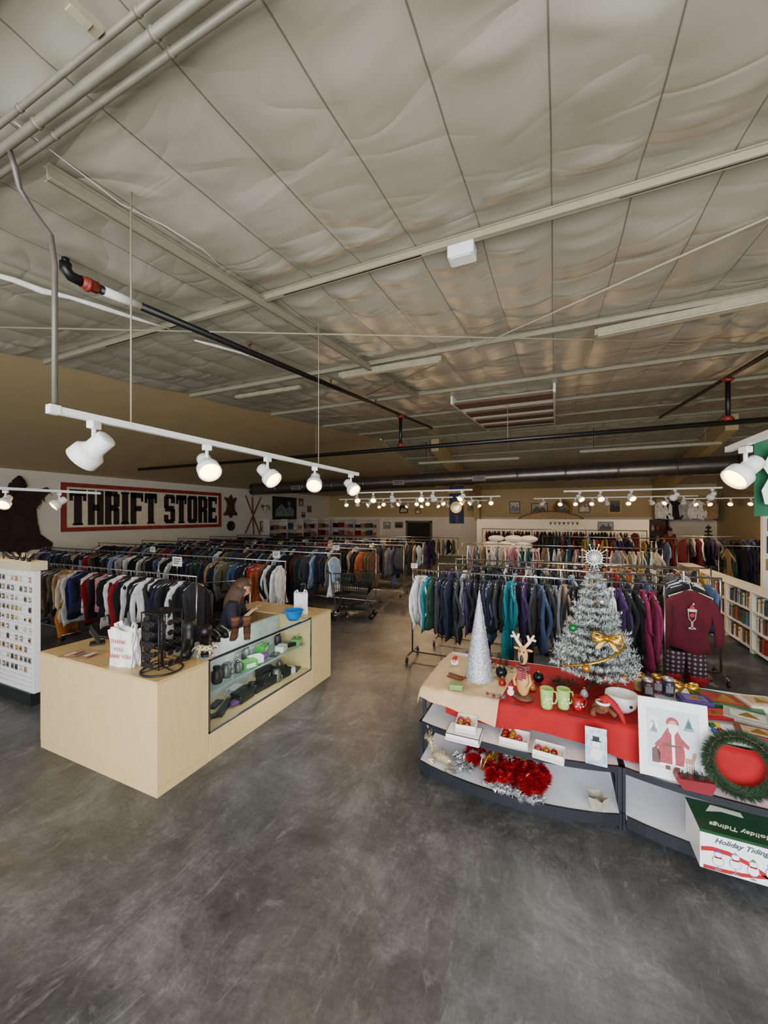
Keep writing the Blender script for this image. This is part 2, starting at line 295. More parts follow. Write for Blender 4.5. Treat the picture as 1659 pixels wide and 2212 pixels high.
for x in (-2.92, 2.38):
    mm = MB(); mm.tube([(x, 7.4, 3.5), (x, 7.4, zz(7.4))], .034, 10); mm.build('riser', PIPEB, t, True)
    for z in (3.57, zz(7.4)-.03):
        mm = MB(); mm.tube([(x, 7.4, z-.035), (x, 7.4, z+.035)], .055, 12); mm.tube([(x-.075, 7.4, z), (x+.075, 7.4, z)], .018, 8); mm.build('red_coupling', REDP, t, True)
for x in (-5, -.8, 3.6):
    mm = MB(); mm.tube([(x, 7.4, 3.46), (x, 7.4, cz(7.4)-.05)], .006, 6); mm.build('hanger', TANP, t, True)
# round duct
t = thing('air_duct', 'long round galvanised air duct hung across the back of the shop', 'duct', (-4, 12.5, 3.33))
mm = MB(); xs = [-11.6+i*15.8/60 for i in range(61)]
mm.tube([(x, 12.5, 3.22+.012*(x+12)) for x in xs], .235, 24); mm.build('duct_pipe', GALV, t, True)
for k in range(0, 61, 5):
    mm = MB(); x = xs[k]; mm.tube([(x, 12.5, 3.22+.012*(x+12)), (x+.05, 12.5, 3.22+.012*(x+12.05))], .245, 24); mm.build('joint_band', GALV, t, True)
for px in (640, 862, 1035):
    p = aty(px, 1040, 12.28); mm = MB(); z = 3.22+.012*(p.x+12); mm.box(p.x-.2, p.x+.2, 12.23, 12.3, z-.13, z+.03, 0)
    for q in range(5): mm.box(p.x-.17, p.x+.17, 12.22, 12.23, z-.115+q*.028, z-.1+q*.028, 1)
    mm.build('grille', [mat('grille_grey', (150, 146, 138), .5), BLACK], t, True)
for x in (-9, -4, 1):
    mm = MB(); mm.tube([(x, 12.5, 3.43), (x, 12.5, (cz(12.5) if x > -5.4 else cz(12.5)*(1-(-5.47-x)/7.2)+3.3*(-5.47-x)/7.2)-.02)], .008, 6); mm.build('hanger', GALV, t, True)
# fluorescent strips
def strip(p, q, label, k=1., dim=False):
    p, q = V(p), V(q); t = thing('fluorescent_fixture', label, 'light fixture', (p+q)/2, group='dull white fluorescent strips'); M = align(p, q-p); L = (q-p).length
    mm = MB(); mm.box(-.05*k, .05*k, -.03*k, .03*k, 0, L, 0, M); mm.build('housing', mat('strip_housing', (156, 148, 122), .5), t, True)
    mm = MB(); mm.box(-.037*k, .037*k, -.042*k, .042*k, .03, L-.03, 0, M); mm.build('diffuser', mat('strip_diffuser_dim', (128, 120, 96), .5) if dim else mat('strip_diffuser', (172, 164, 138), .45), t, True)
for (a, b, off, lb, k) in [((735, 812), (955, 776), .12, 'fluorescent strip under the second ceiling beam, near the bracing rods', .9), ((1285, 722), (1700, 636), .12, 'long fluorescent strip at right under the second ceiling beam', 1), ((510, 858), (650, 836), .13, 'fluorescent strip at left, left of the sprinkler pipe', .6), ((120, -20), (215, 70), .11, 'short strip light in the top left corner', .4)]:
    strip(atc(*a, off), atc(*b, off), lb, k)
for (a, b, y, lb) in [((905, 1001), (1122, 990), 10.6, 'slim hanging fluorescent strip left of centre above the duct'), ((1252, 976), (1558, 957), 10.6, 'slim hanging fluorescent strip above the duct at right')]:
    p, q = aty(*a, y), aty(*b, y); strip(p, q, lb, .8, True)
    for w in (p.lerp(q, .1), p.lerp(q, .9)):
        mm = MB(); mm.tube([w, (w.x, w.y, cz(w.y)-.03)], .004, 6); tag(mm.build('suspension_wire', TANP, world=True, loc=w), 'thin wire holding one end of a hanging fluorescent strip', 'wire', 'fluorescent strip wires')
p = atc(998, 548, .12); t = thing('emergency_light', 'small white box mounted under the nearest long ceiling beam', 'ceiling box', p)
mm = MB(); mm.box(-.085, .085, -.06, .06, -.04, .04); mm.build('housing', LAMPW, t, bev=.008)
mm = MB(); mm.box(-.065, .065, -.045, .045, -.046, -.039); mm.build('cover', WHITE, t)
# skylight
t = thing('skylight', 'ceiling skylight with brown wooden slats over a pale panel', 'skylight', atc(1085, 870))
c = [atc(975, 854, .04), atc(1180, 827, .04), atc(1195, 907, .04), atc(1055, 918, .04)]
y0, y1 = c[0].y+.1, c[2].y; x0, x1 = c[0].x, c[1].x+.1
mm = MB()
mm.add([(x0, y0, cz(y0)-.13), (x1, y0, cz(y0)-.13), (x1, y1, cz(y1)-.13), (x0, y1, cz(y1)-.13)], [(0, 1, 2, 3)]); mm.build('panel', mat('skylight_panel', (214, 206, 188), .4, emit=.12, ecol=(255, 250, 235)), t, True)
for k in range(4):
    mm = MB(); y = y0+(y1-y0)*(k+.1)/4; ye = y+(y1-y0)*.12; z0, z1 = cz(y)-.14, cz(ye)-.14
    mm.add([(x0, y, z0-.04), (x1, y, z0-.04), (x1, ye, z1-.04), (x0, ye, z1-.04), (x0, y, z0), (x1, y, z0), (x1, ye, z1), (x0, ye, z1)], [(0, 1, 2, 3), (4, 5, 6, 7), (0, 1, 5, 4), (2, 3, 7, 6), (1, 2, 6, 5), (0, 3, 7, 4)])
    mm.build('slat', mat('slat_brown', (96, 66, 46), .55, var=.25, stretch=(.1, 1, 1)), t, True)
for (xa, xb) in ((x0-.04, x0), (x1, x1+.04)):
    mm = MB(); mm.add([(xa, y0, cz(y0)-.18), (xb, y0, cz(y0)-.18), (xb, y1, cz(y1)-.18), (xa, y1, cz(y1)-.18), (xa, y0, cz(y0)), (xb, y0, cz(y0)), (xb, y1, cz(y1)), (xa, y1, cz(y1))], [(0, 1, 2, 3), (4, 5, 6, 7), (0, 1, 5, 4), (2, 3, 7, 6), (1, 2, 6, 5), (0, 3, 7, 4)])
    mm.build('frame_side', WHITE, t, True)
# ---------------------------------------------------------------- track lights
def track(p, q, label):
    p, q = V(p), V(q); M = align(p, q-p); t = MB(); t.box(-.016, .016, -.016, .016, 0, (q-p).length, 0, M); t.box(-.019, .019, -.019, .019, -.02, .02, 0, M)
    return tag(t.build('light_track', LAMPW, world=True, loc=p), label, 'light track')
def head_proto():
    t = thing('track_light', 'x', 'spotlight', (0, 0, -5))
    mm = MB(); mm.box(-.026, .026, -.018, .018, -.035, 0); mm.build('adapter', LAMPW, t, bev=.004)
    mm = MB(); mm.tube([(0, 0, -.035), (0, 0, -.11)], .01, 10); mm.ball((0, 0, -.115), .016, 0, 10); mm.build('stem', LAMPW, t)
    A = T(0, 0, -.13) @ RX(radians(-52)) @ T(0, 0, .085)
    mm = MB(); mm.lathe([(.0, .0), (.036, .0), (.043, -.006), (.044, -.05), (.044, -.08), (.055, -.1), (.068, -.112), (.07, -.165), (.064, -.168), (.06, -.12), (.03, -.1), (.0, -.1)], 24, 0, A); s = mm.build('shade', LAMPW, t)
    mm = MB(); mm.ball((0, 0, -.145), .056, 0, 16, (1, 1, .55), A); mm.build('bulb', BULB, s)
    return t
HP = head_proto(); first = [True]
def head(p, rz, label, group=None, power=0):
    if first[0]: o = HP; first[0] = False; o.location = p; o.rotation_euler = (0, 0, rz); o['label'] = label; tgt = o
    else: tgt = dup(HP, p, rz, label)
    if group: tgt['group'] = group
    if power:
        d = Matrix.Rotation(rz, 3, 'Z') @ (RX(radians(-52)).to_3x3() @ V((0, 0, -1)))
        l = bpy.data.lights.new('spot_lamp', 'SPOT'); l.energy = power; l.color = (1, .68, .36); l.spot_size = radians(130); l.spot_blend = .7; l.shadow_soft_size = .04
        lo = bpy.data.objects.new('spot_lamp', l); COL.objects.link(lo); q = V(p)+V((0, 0, -.13))+d*.14; lo.location = q; lo.rotation_euler = d.to_track_quat('-Z', 'Y').to_euler()
    return tgt
TZ0 = 2.565
track((-2, .945, TZ0), (-2, 3.78, TZ0), 'long white light track hanging above the wooden counter')
for i, (px, rz) in enumerate([(203, -1.2), (447, 1.15), (578, 1.5), (680, .5), (758, 1.2)]):
    p = atx(px, 1000, -2.0); head((-2, p.y, TZ0-.016), rz, '%s spotlight from the near end of track above the counter' % ordw(i+1), power=12 if i else 6)
track((-6, 1.6, 2.43), (-6, 3.4, 2.43), 'white light track at far left above the pegboard')
for i, px in enumerate((12, 128)):
    p = atx(px, 1080, -6.0); head((-6, p.y, 2.41), .8-i, ['white spotlight at left edge above the pegboard', 'second spotlight above the pegboard left of the sign'][i], power=22)
track((.95, 1.3, 2.5), (.95, 2.95, 2.5), 'white light track at the right edge beside the green banner')
head((.95, 2.72, 2.48), -1.15, 'single white spotlight at right beside the green banner', power=8)
FT = [(8.2, -4.6, -1.6, 6, 'left aisle track'), (11.2, -6.6, -1.4, 11, 'long track left of centre'), (14.0, -7.2, -2.2, 9, 'farthest track at left'), (9.6, .2, 3.0, 5, 'track over the pale racks'), (13.2, -.6, 3.6, 9, 'track before the white partition'), (15.2, 3.8, 5.6, 4, 'track at the back right')]
for (y, xa, xb, n, nm) in FT:
    track((xa, y, 2.66), (xb, y, 2.66), 'thin white '+nm.replace('long track', 'long light track')+' with lit spotlights')
    for i in range(n):
        head((xa+(xb-xa)*(i+.5+R.uniform(-.25, .25))/n, y, 2.64), R.choice([R.uniform(-.8, .8), R.uniform(-.8, .8), R.uniform(-.8, .8), R.uniform(2.2, 4.0)]), 'lit spotlight on the %s, %s from its left end' % (nm, ordw(i+1)), 'far spotlights', power=62 if i % 2 == 0 else 0)
# ---------------------------------------------------------------- wall sign etc.
WX = -12.64
t = thing('shop_sign', 'large white sign with red border and bold black shop lettering on left wall', 'sign', (-12.6, 9, 1.62))
Y0, Y1, Z0, Z1 = atx(131, 1100, -12.6).y, atx(476, 1100, -12.6).y, 1.66, 3.05; SW, SH = Y1-Y0, Z1-Z0; M0 = ML(-12.6, Y0, Z0)
mm = MB(); mm.box(0, SW, 0, SH, -.04, .02, 0, M0); mm.build('board', mat('sign_white', (228, 216, 194), .6, var=.12, sc=5), t, True)
mm = MB(); b = .12
for (x0, x1, z0, z1) in ((0, SW, 0, b), (0, SW, SH-b, SH), (0, b, b, SH-b), (SW-b, SW, b, SH-b)): mm.box(x0, x1, z0, z1, .0, .05, 0, M0)
mm.build('border', mat('sign_red', (140, 42, 40), .65, var=.3, sc=6), t, True)
LET = {'T': [(0, 1, .82, 1), (.27, .73, 0, 1), (0, .19, .68, 1), (.81, 1, .68, 1), (.2, .8, 0, .06)], 'H': [(.0, .42, 0, 1), (.58, 1, 0, 1), (.3, .7, .41, .59)],
 'R': [(.0, .42, 0, 1), (.0, .86, .85, 1), (.58, 1, .55, .93), (.3, .9, .41, .59), (.58, .98, 0, .48)], 'I': [(.12, .88, 0, 1), (0, 1, 0, .07), (0, 1, .93, 1)],
 'F': [(.0, .43, 0, 1), (.0, .97, .83, 1), (.8, .97, .72, 1), (.3, .84, .41, .58)], 'S': [(.12, .88, .86, 1), (.0, .41, .53, .93), (.08, .92, .41, .61), (.59, 1, .07, .5), (.12, .88, 0, .14), (.0, .37, .06, .3), (.63, 1, .7, .94)],
 'O': [(.0, .41, .06, .94), (.59, 1, .06, .94), (.1, .9, 0, .14), (.1, .9, .86, 1)], 'E': [(.0, .43, 0, 1), (.0, .97, .83, 1), (.0, .98, 0, .17), (.8, .97, .72, 1), (.82, .98, 0, .28), (.3, .84, .41, .58)]}
LW = {'I': .52}; tot = sum((.88 if c != 'I' else .52)+.1 for c in 'THRIFTSTORE')+.46
x = .2; k = (SW-.4)/(tot-.1)
for ch in 'THRIFT STORE':
    if ch == ' ': x += .46*k; continue
    w = LW.get(ch, .88)*k
    mm = MB()
    for (a, b2, z0, z1) in LET[ch]: mm.box(x+a*w, x+b2*w, .18+z0*1.03, .18+z1*1.03, .02, .035, 0, M0)
    mm.build('letter', mat('sign_black', (30, 27, 26), .7, var=.35, sc=9), t, True); x += w+.1*k
for q in (.31, .62): mm = MB(); mm.box(SW*q, SW*q+.012, b, SH-b, .02, .023, 0, M0); mm.build('panel_joint', mat('joint', (120, 110, 100), .7), t, True)
def hide(cy, cz0, s, rgb, label):
    pts = [(0, 1.0), (.12, .95), (.16, .8), (.3, .78), (.55, .9), (.62, .8), (.42, .58), (.34, .4), (.36, .1), (.42, -.2), (.66, -.42), (.62, -.6), (.48, -.55), (.26, -.55), (.1, -.62), (0, -.8)]
    full = pts+[(-x, z) for x, z in pts[-2:0:-1]]
    mm = MB(); M_ = ML(WX+.001, cy, cz0)
    mm.prism([(x*s, z*s) for x, z in full], 0, .08, 0, M_)
    for _ in range(900):
        i = R.randrange(len(full)); a, b2 = V(full[i]), V(full[(i+1) % len(full)]); p = a.lerp(b2, R.random())*R.uniform(.3, 1.0)*s
        d = V((R.uniform(-1, 1), -1-R.random()))*.05*s; c = V((.012, .004))*s
        mm.add([(p.x-c.x, p.y, .08), (p.x+c.x, p.y, .08), (p.x+d.x, p.y+d.y, .12)], [(0, 1, 2)], 0, False, M_)
    t = thing('animal_hide', label, 'hide', (WX, cy, cz0)); mm.build('pelt', mat('fur%d' % rgb[0], rgb, .9, var=.35, sc=9, bump=.4), t, True)
    mm = MB(); mm.ball((0, s*.93, .13*s), .13*s, 0, 12, (1, 1.2, .7), M_); mm.ball((0, s*1.06, .15*s), .06*s, 0, 10, (1, 1, .7), M_)
    for e in (-1, 1): mm.ball((e*.11*s, s*.9, .14*s), .035*s, 0, 8, (1, 1, 1), M_)
    mm.build('head', mat('furhead%d' % rgb[0], tuple(int(v*.7) for v in rgb), .9), t, True)
p = atx(36, 1125, -12.6); hide(p.y, 1.85, 1.15, (50, 35, 25), 'very large dark brown bear hide spread on wall left of the sign')
p = atx(498, 1098, -12.6); hide(p.y, p.z, .52, (92, 62, 40), 'small brown bear hide spread on the wall right of the sign')
p = atx(498, 1136, WX); mm = MB(); mm.lathe([(.0, .0), (.21, 0), (.21, .05), (.15, .06), (.14, .04), (0, .04)], 24, 0, ML(p.x, p.y, p.z)); tag(mm.build('round_plaque', mat('plaque', (45, 38, 30), .6), world=True, loc=p), 'dark round plaque hanging below the small bear hide', 'plaque')
for i, (a, b) in enumerate([((532, 1075), (562, 1155)), ((562, 1078), (530, 1152)), ((545, 1078), (548, 1155))]):
    p, q = atx(*a, WX+.036+.022*i), atx(*b, WX+.036+.022*i); M = align(p, q-p); mm = MB(); mm.box(-.035, .035, -.01, .01, 0, (q-p).length, 0, M); mm.box(-.035, .035, -.01, .012, -.1, 0, 0, M); tag(mm.build('old_ski', mat('ski_wood', (120, 70, 45), .5), world=True, loc=p), ['old wooden ski crossing from upper left on the left wall', 'old wooden ski crossing from upper right on the left wall', 'upright wooden ski between the two crossed skis'][i], 'ski')
p = atx(568, 1098, WX); t = thing('skull_mount', 'pale horned skull mount on the wall right of the skis', 'skull', p)
mm = MB(); mm.ball((0, 0, .1), .1, 0, 12, (.8, 1.1, .95), ML(*p)); mm.ball((0, -.14, .14), .07, 0, 10, (.8, 1.4, .8), ML(*p)); mm.build('skull', mat('bone', (205, 195, 170), .6), t, True)
for e in (-1, 1):
    mm = MB(); mm.tube([(e*.07, .08, .1), (e*.18, .14, .12), (e*.25, .06, .16), (e*.22, -.06, .2), (e*.15, -.08, .22)], .04, 10, 0, ML(*p), rr=[.045, .04, .032, .02, .006]); mm.build('horn', mat('horn', (120, 105, 85), .5), t, True)
def picture(p, w, h, frame, art, label, M=None, art2=None):
    t = thing('framed_picture', label, 'picture', p); M = M or MF(*p)
    mm = MB(); fw = min(w, h)*.09
    for (x0, x1, z0, z1) in ((-w/2, w/2, -h/2, -h/2+fw), (-w/2, w/2, h/2-fw, h/2), (-w/2, -w/2+fw, -h/2+fw, h/2-fw), (w/2-fw, w/2, -h/2+fw, h/2-fw)): mm.box(x0, x1, z0, z1, 0, .03, 0, M)
    mm.build('frame', frame, t, True)
    mm = MB(); mm.box(-w/2+fw, w/2-fw, -h/2+fw, h/2-fw, 0, .012, 0, M)
    if art2:
        mm.prism([(-w*.38, -h*.36), (w*.38, -h*.36), (w*.38, -h*.05), (w*.2, h*.12), (w*.05, -h*.02), (-w*.15, h*.2), (-w*.38, -h*.1)], .012, .016, 1, M); mm.disc(w*.18, h*.22, w*.06, w*.06, .012, .016, 1, M)
    mm.build('picture_panel', [art, art2 or art], t, True); return t
FRB = mat('frame_black', (28, 24, 22), .4); FRG = mat('frame_gold', (150, 112, 50), .4, .4); FRW = mat('frame_brown', (92, 60, 36), .5)
A = [mat('art%d' % i, c, .6, var=.35, sc=5) for i, c in enumerate([(40, 46, 52), (120, 130, 140), (190, 180, 150), (150, 120, 80), (90, 110, 90), (210, 205, 195)])]
p = atx(615, 1098, WX); picture(p, 1.9, 1.15, FRB, A[0], 'big dark mountain landscape on the left wall beyond the skis', ML(*p), A[1])
for i, (px, py, w, h, a) in enumerate([(568, 1137, .4, .5, 2), (650, 1085, .35, .4, 1), (668, 1100, .35, .35, 3), (655, 1112, .3, .3, 5)]):
    p = atx(px, py, WX); picture(p, w, h, FRB, A[a], ['small picture below the skull mount on left wall', 'upper small picture right of the dark landscape', 'small picture farthest right of the dark landscape', 'lowest small picture right of the dark landscape'][i], ML(*p), A[(a+1) % 6])
BW = [(836, 1135, .42, .38, 5, 'pale picture left of three beside the back doorway'), (862, 1134, .5, .34, 4, 'green picture middle of three beside back doorway'), (884, 1133, .36, .42, 1, 'dark framed picture nearest the back doorway'), (872, 1100, .5, .45, 0, 'dark picture high on back wall above doorway'), (903, 1104, .3, .3, 3, 'tiny brown picture above the back doorway'),
 (1022, 1094, .55, .45, 2, 'picture high on back wall left of the left rafter'), (1112, 1096, .5, .6, 5, 'white matted picture just right of the left rafter'), (1165, 1098, .75, .5, 2, 'wide picture left of the round seal on back wall'), (1262, 1096, .5, .55, 3, 'brown picture right of the round seal'), (1328, 1094, .5, .62, 4, 'greenish picture farthest right before the right rafter')]
for (px, py, w, h, a, lb) in BW: picture(aty(px, py, 20.06 if py > 1120 else 20.1), w, h, [FRB, FRG, FRW][a % 3], A[a], lb, None, A[(a+2) % 6])
p = aty(1215, 1098, 20.1); mm = MB(); mm.lathe([(0, 0), (.42, 0), (.42, .05), (.36, .06), (.34, .03), (0, .03)], 28, 0, MF(*p)); mm.disc(0, .06, .2, .16, .03, .04, 1, MF(*p)); mm.prism([(-.25, -.2), (.25, -.2), (.1, .05), (-.05, -.08), (-.14, .06)], .03, .045, 2, MF(*p))
tag(mm.build('round_seal', [FRG, A[1], A[4]], world=True, loc=p), 'round seal plaque on the back wall among framed pictures', 'plaque')
p = aty(1308, 1137, 16.0); picture(p, .5, .34, FRB, A[1], 'dark framed landscape on the white partition wall', None, A[0])
# blue banner flag
p = aty(986, 1090, 11.2); t = thing('navy_banner', 'navy blue vertical banner with golden seal hanging below the duct', 'banner', p)
def fl(u, v): return ((u-.5)*.44, .03*sin(u*9+v*2), (v-.5)*1.12)
mm = MB(); mm.grid(fl, 12, 10, 0, True, T(p)); mm.build('cloth', mat('flag_navy', (14, 24, 62), .85), t, True)
mm = MB(); mm.disc(0, -.08, .17, .17, .035, .04, 0, MF(*p)); mm.disc(0, -.08, .12, .12, .04, .045, 1, MF(*p)); mm.build('seal', [mat('flag_gold', (206, 172, 70), .6), mat('flag_blue', (130, 160, 160), .6)], t, True)
mm = MB(); mm.text('MONTANA', .095, 0, MF(p.x, p.y-.035, p.z+.36), .001); mm.build('lettering', mat('flag_gold2', (205, 170, 60), .6), t, True)
mm = MB(); mm.tube([(p.x-.25, p.y, p.z+.57), (p.x+.25, p.y, p.z+.57)], .012, 8); mm.tube([(p.x, p.y, p.z+.57), (p.x, p.y, cz(p.y)-.05)], .004, 6); mm.build('hanging_pole', FRW, t, True)
t = thing('green_banner', 'green cloth banner with white emblem at the right edge', 'banner', (1.4, 2.95, 2.5))
mm = MB(); mm.grid(lambda u, v: (1.08+.6*u, 2.98+.025*sin(u*14), 2.1+.46*v), 16, 6); mm.build('cloth', mat('flag_green', (16, 78, 48), .8), t, True)
mm = MB(); mm.prism([(-.02, .04), (.1, .03), (.12, .14), (.05, .2), (.11, .28), (.02, .38), (-.03, .26), (.0, .2), (-.035, .12)], .03, .034, 0, MF(1.135, 2.975, 2.13)); mm.build('emblem', WHITE, t, True)
mm = MB(); mm.tube([(1.07, 2.98, 2.57), (1.75, 2.98, 2.57)], .008, 8)
for x in (1.45, 1.7): mm.tube([(x, 2.98, 2.57), (x, 2.98, cz(3)-.06)], .003, 5)
mm.build('hanging_pole', LAMPW, t, True)
# ---------------------------------------------------------------- counter
CT = .87
t = thing('cash_counter', 'pale maple cash counter facing the camera, front end of the sales island', 'counter', (-3.49, 2.15, 0)); x0, x1, y0, y1 = -4.275, -2.7, 1.92, 2.385
mm = MB(); mm.box(x0, x1, y0, y1, .07, CT-.022); mm.build('cabinet', WOOD, t, True, bev=.003)
mm = MB(); mm.box(x0, x1-.004, y0+.004, y1, 0, .068); mm.build('kick_board', WOOD, t, True)
mm = MB(); mm.box(x0-.006, x1+.006, y0-.006, y1, CT-.02, CT); mm.build('top', WOODT, t, True, bev=.003)
t = thing('end_counter', 'tall maple end cabinet at the far end of the glass showcase', 'counter', (-2.95, 4.1, 0))
mm = MB(); mm.box(-3.2, -2.7, 3.905, 4.34, 0, CT-.022); mm.build('cabinet', WOOD, t, True, bev=.003)
mm = MB(); mm.box(-3.2, -2.695, 3.9, 4.345, CT-.02, CT); mm.build('top', WOODT, t, True, bev=.003)
t = thing('back_counter', 'maple return counter behind the glass showcase, open toward the inside', 'counter', (-3.6, 4.15, 0))
mm = MB(); mm.box(-3.95, -3.205, 4.31, 4.34, 0, CT-.022); mm.box(-3.95, -3.92, 3.92, 4.31, 0, CT-.022); mm.box(-3.92, -3.21, 3.93, 4.31, .42, .44); mm.build('cabinet', WOOD, t, True)
mm = MB(); mm.box(-3.955, -3.203, 3.9, 4.345, CT-.02, CT); mm.build('top', WOODT, t, True, bev=.003)
t = thing('glass_showcase', 'glass display showcase with maple base between the two counter ends', 'showcase', (-2.95, 3.15, 0))
def quad(*p): q = MB(); q.add(p, [(0, 1, 2, 3)]); return q
mm = MB(); mm.box(-3.2, -2.7, 2.39, 3.9, 0, .24); mm.build('base', WOOD, t, True, bev=.003)
quad((-2.705, 2.395, .24), (-2.705, 3.895, .24), (-2.705, 3.895, CT-.01), (-2.705, 2.395, CT-.01)).build('front_glass', GLASS, t, True)
quad((-3.2, 2.395, CT-.004), (-2.7, 2.395, CT-.004), (-2.7, 3.895, CT-.004), (-3.2, 3.895, CT-.004)).build('top_glass', GLASS, t, True)
SHF = mat('glass_shelf', (150, 170, 168), .12, var=.03)
mm = MB(); mm.box(-3.14, -2.78, 2.42, 3.87, .545, .551); mm.build('glass_shelf', GLASS, t, True)
mm = MB(); mm.box(-2.782, -2.778, 2.42, 3.87, .543, .553); mm.build('shelf_edge', SHF, t, True)
mm = MB(); mm.box(-3.195, -3.185, 2.395, 3.895, .24, CT-.012); mm.build('back_panel', mat('showcase_back', (200, 204, 204), .5), t, True)
mm = MB()
for z in (.245, CT-.006): mm.box(-2.712, -2.698, 2.39, 3.9, z-.008, z+.008)
mm.box(-2.712, -2.698, 2.39, 2.402, .24, CT); mm.box(-2.712, -2.698, 3.888, 3.9, .24, CT); mm.box(-3.2, -3.19, 2.39, 3.9, CT-.014, CT+.002)
for y in (2.44, 3.15, 3.84): mm.box(-3.18, -2.78, y-.006, y+.006, .53, .545)
mm.build('metal_frame', CHROME, t, True)
mm = MB(); mm.box(-2.745, -2.72, 2.42, 3.87, CT-.035, CT-.012); mm.build('strip_lamp', LAMPW, t, True)
goods = [('jar', 'small dark glass jar', (50, 40, 40)), ('tin', 'grey metal tin', (110, 112, 110)), ('camera_bag', 'black camera bag', (24, 24, 26)), ('box', 'green boxed gadget', (70, 150, 60)), ('radio', 'black handheld radio', (30, 30, 32)), ('box', 'white boxed gadget', (205, 205, 200)), ('purse', 'purple coin purse', (90, 50, 110)), ('phone', 'flat black phone', (18, 18, 20)), ('mug', 'pewter mug', (120, 118, 112))]
def good(kind, desc, rgb, x, y, z, lvl, i):
    mt = mat('good_'+desc.replace(' ', '_'), rgb, .45, .6 if 'pewter' in desc or 'metal' in desc else 0)
    t = thing(kind, '%s on the showcase %s, %s from the near end' % (desc, lvl, ordw(i)), kind.replace('_', ' '), (x, y, z), R.uniform(-.5, .5))
    s = R.uniform(.85, 1.15)
    if kind in ('jar', 'tin', 'mug'):
        mm = MB(); mm.lathe([(.0, 0), (.04*s, 0), (.045*s, .02), (.045*s, .09*s), (.03*s, .105*s), (.03*s, .12*s), (0, .12*s)], 14); mm.build('body', mt, t)
        if kind == 'mug': mm = MB(); mm.tube([(.04, 0, .085), (.075, 0, .08), (.078, 0, .04), (.042, 0, .025)], .006, 6); mm.build('handle', mt, t)
        else: mm = MB(); mm.lathe([(.033*s, 0), (.033*s, .02), (0, .022)], 14, 0, T(0, 0, .12*s)); mm.build('lid', CHROME if kind == 'tin' else BLACK, t)
    elif kind == 'camera_bag':
        mm = MB(); mm.box(-.07, .07, -.1*s, .1*s, 0, .085); mm.build('body', mt, t, bev=.02)
        mm = MB(); mm.box(-.072, .072, -.1*s, .1*s, .075, .1); mm.build('flap', BLACK, t, bev=.01)
        mm = MB(); mm.tube([(0, -.09, .09), (.02, -.05, .13), (.02, .05, .13), (0, .09, .09)], .008, 6); mm.build('strap', BLACK, t)
    elif kind in ('box',):
        mm = MB(); mm.box(-.05, .05, -.07*s, .07*s, 0, .07*s); mm.build('carton', mt, t, bev=.002); mm = MB(); mm.box(.05, .052, -.045*s, .045*s, .015, .05*s); mm.build('label_panel', WHITE, t)
    elif kind == 'radio':
        mm = MB(); mm.box(-.03, .03, -.12*s, .12*s, 0, .05); mm.build('body', mt, t, bev=.008); mm = MB(); mm.tube([(0, .1, .05), (0, .15, .14)], .004, 6); mm.build('antenna', CHROME, t)
    elif kind == 'phone':
        mm = MB(); mm.box(-.04, .04, -.08*s, .08*s, 0, .012); mm.build('body', mt, t, bev=.004); mm = MB(); mm.box(-.035, .035, -.07*s, .07*s, .012, .0135); mm.build('screen', mat('screen', (35, 40, 48), .1), t)
    else:
        mm = MB(); mm.ball((0, 0, .03), .06, 0, 14, (.8, 1.2, .5)); mm.build('body', mt, t); mm = MB(); mm.tube([(0, -.06, .045), (0, .06, .045)], .006, 6); mm.build('clasp', GOLD, t)
for lvl, z, seq in (('bottom deck', .24, [0, 7, 4, 6, 2, 0, 4, 2, 8, 2, 5, 7]), ('glass shelf', .552, [1, 0, 8, 1, 3, 5, 6, 7, 5, 4, 3])):
    for i, g in enumerate(seq):
        y = 2.5+(1.32)*i/(len(seq)-1); good(*goods[g], -2.86-R.random()*.04, y, z, lvl, i+1)
        if i % 2 == 0 and z < .5: good(*goods[(g+3) % 9], -3.06, y+.05, z, 'rear row', i//2+1)
        if i % 2 == 1 and z > .5: good(*goods[(g+5) % 9], -3.06, y+.03, z, 'shelf back row', i//2+1)
# things on the counter
def on(px, py, z=CT): return atz(px, py, z)
p = on(182, 1413); t = thing('paper_mat', 'flat printed papers taped on the cash counter top', 'papers', (p.x, p.y, CT), .2)
mm = MB(); mm.box(-.17, .17, -.11, .11, 0, .002); mm.build('mat_sheet', mat('brown_paper', (175, 140, 100), .7, var=.1), t)
for i in range(5): mm = MB(); mm.box(-.14+.06*i, -.1+.06*i, -.07+.03*(i % 2), .02+.03*(i % 2), .002, .0035); mm.build('printed_sheet', mat('prt%d' % (i % 3), [(220, 210, 200), (130, 60, 50), (90, 100, 120)][i % 3], .6), t)
p = on(203, 1392); t = thing('tablet_till', 'small black tablet till standing on the cash counter', 'tablet', (p.x, p.y+.03, CT), 2.6)
mm = MB(); mm.box(-.07, .07, -.06, .06, 0, .015); mm.build('stand', BLACK, t, bev=.004)
mm = MB(); M1 = T(0, -.02, .015) @ RX(-.5); mm.box(-.12, .12, -.006, .006, 0, .16, 0, M1); mm.build('screen', BLACK, t, bev=.004)
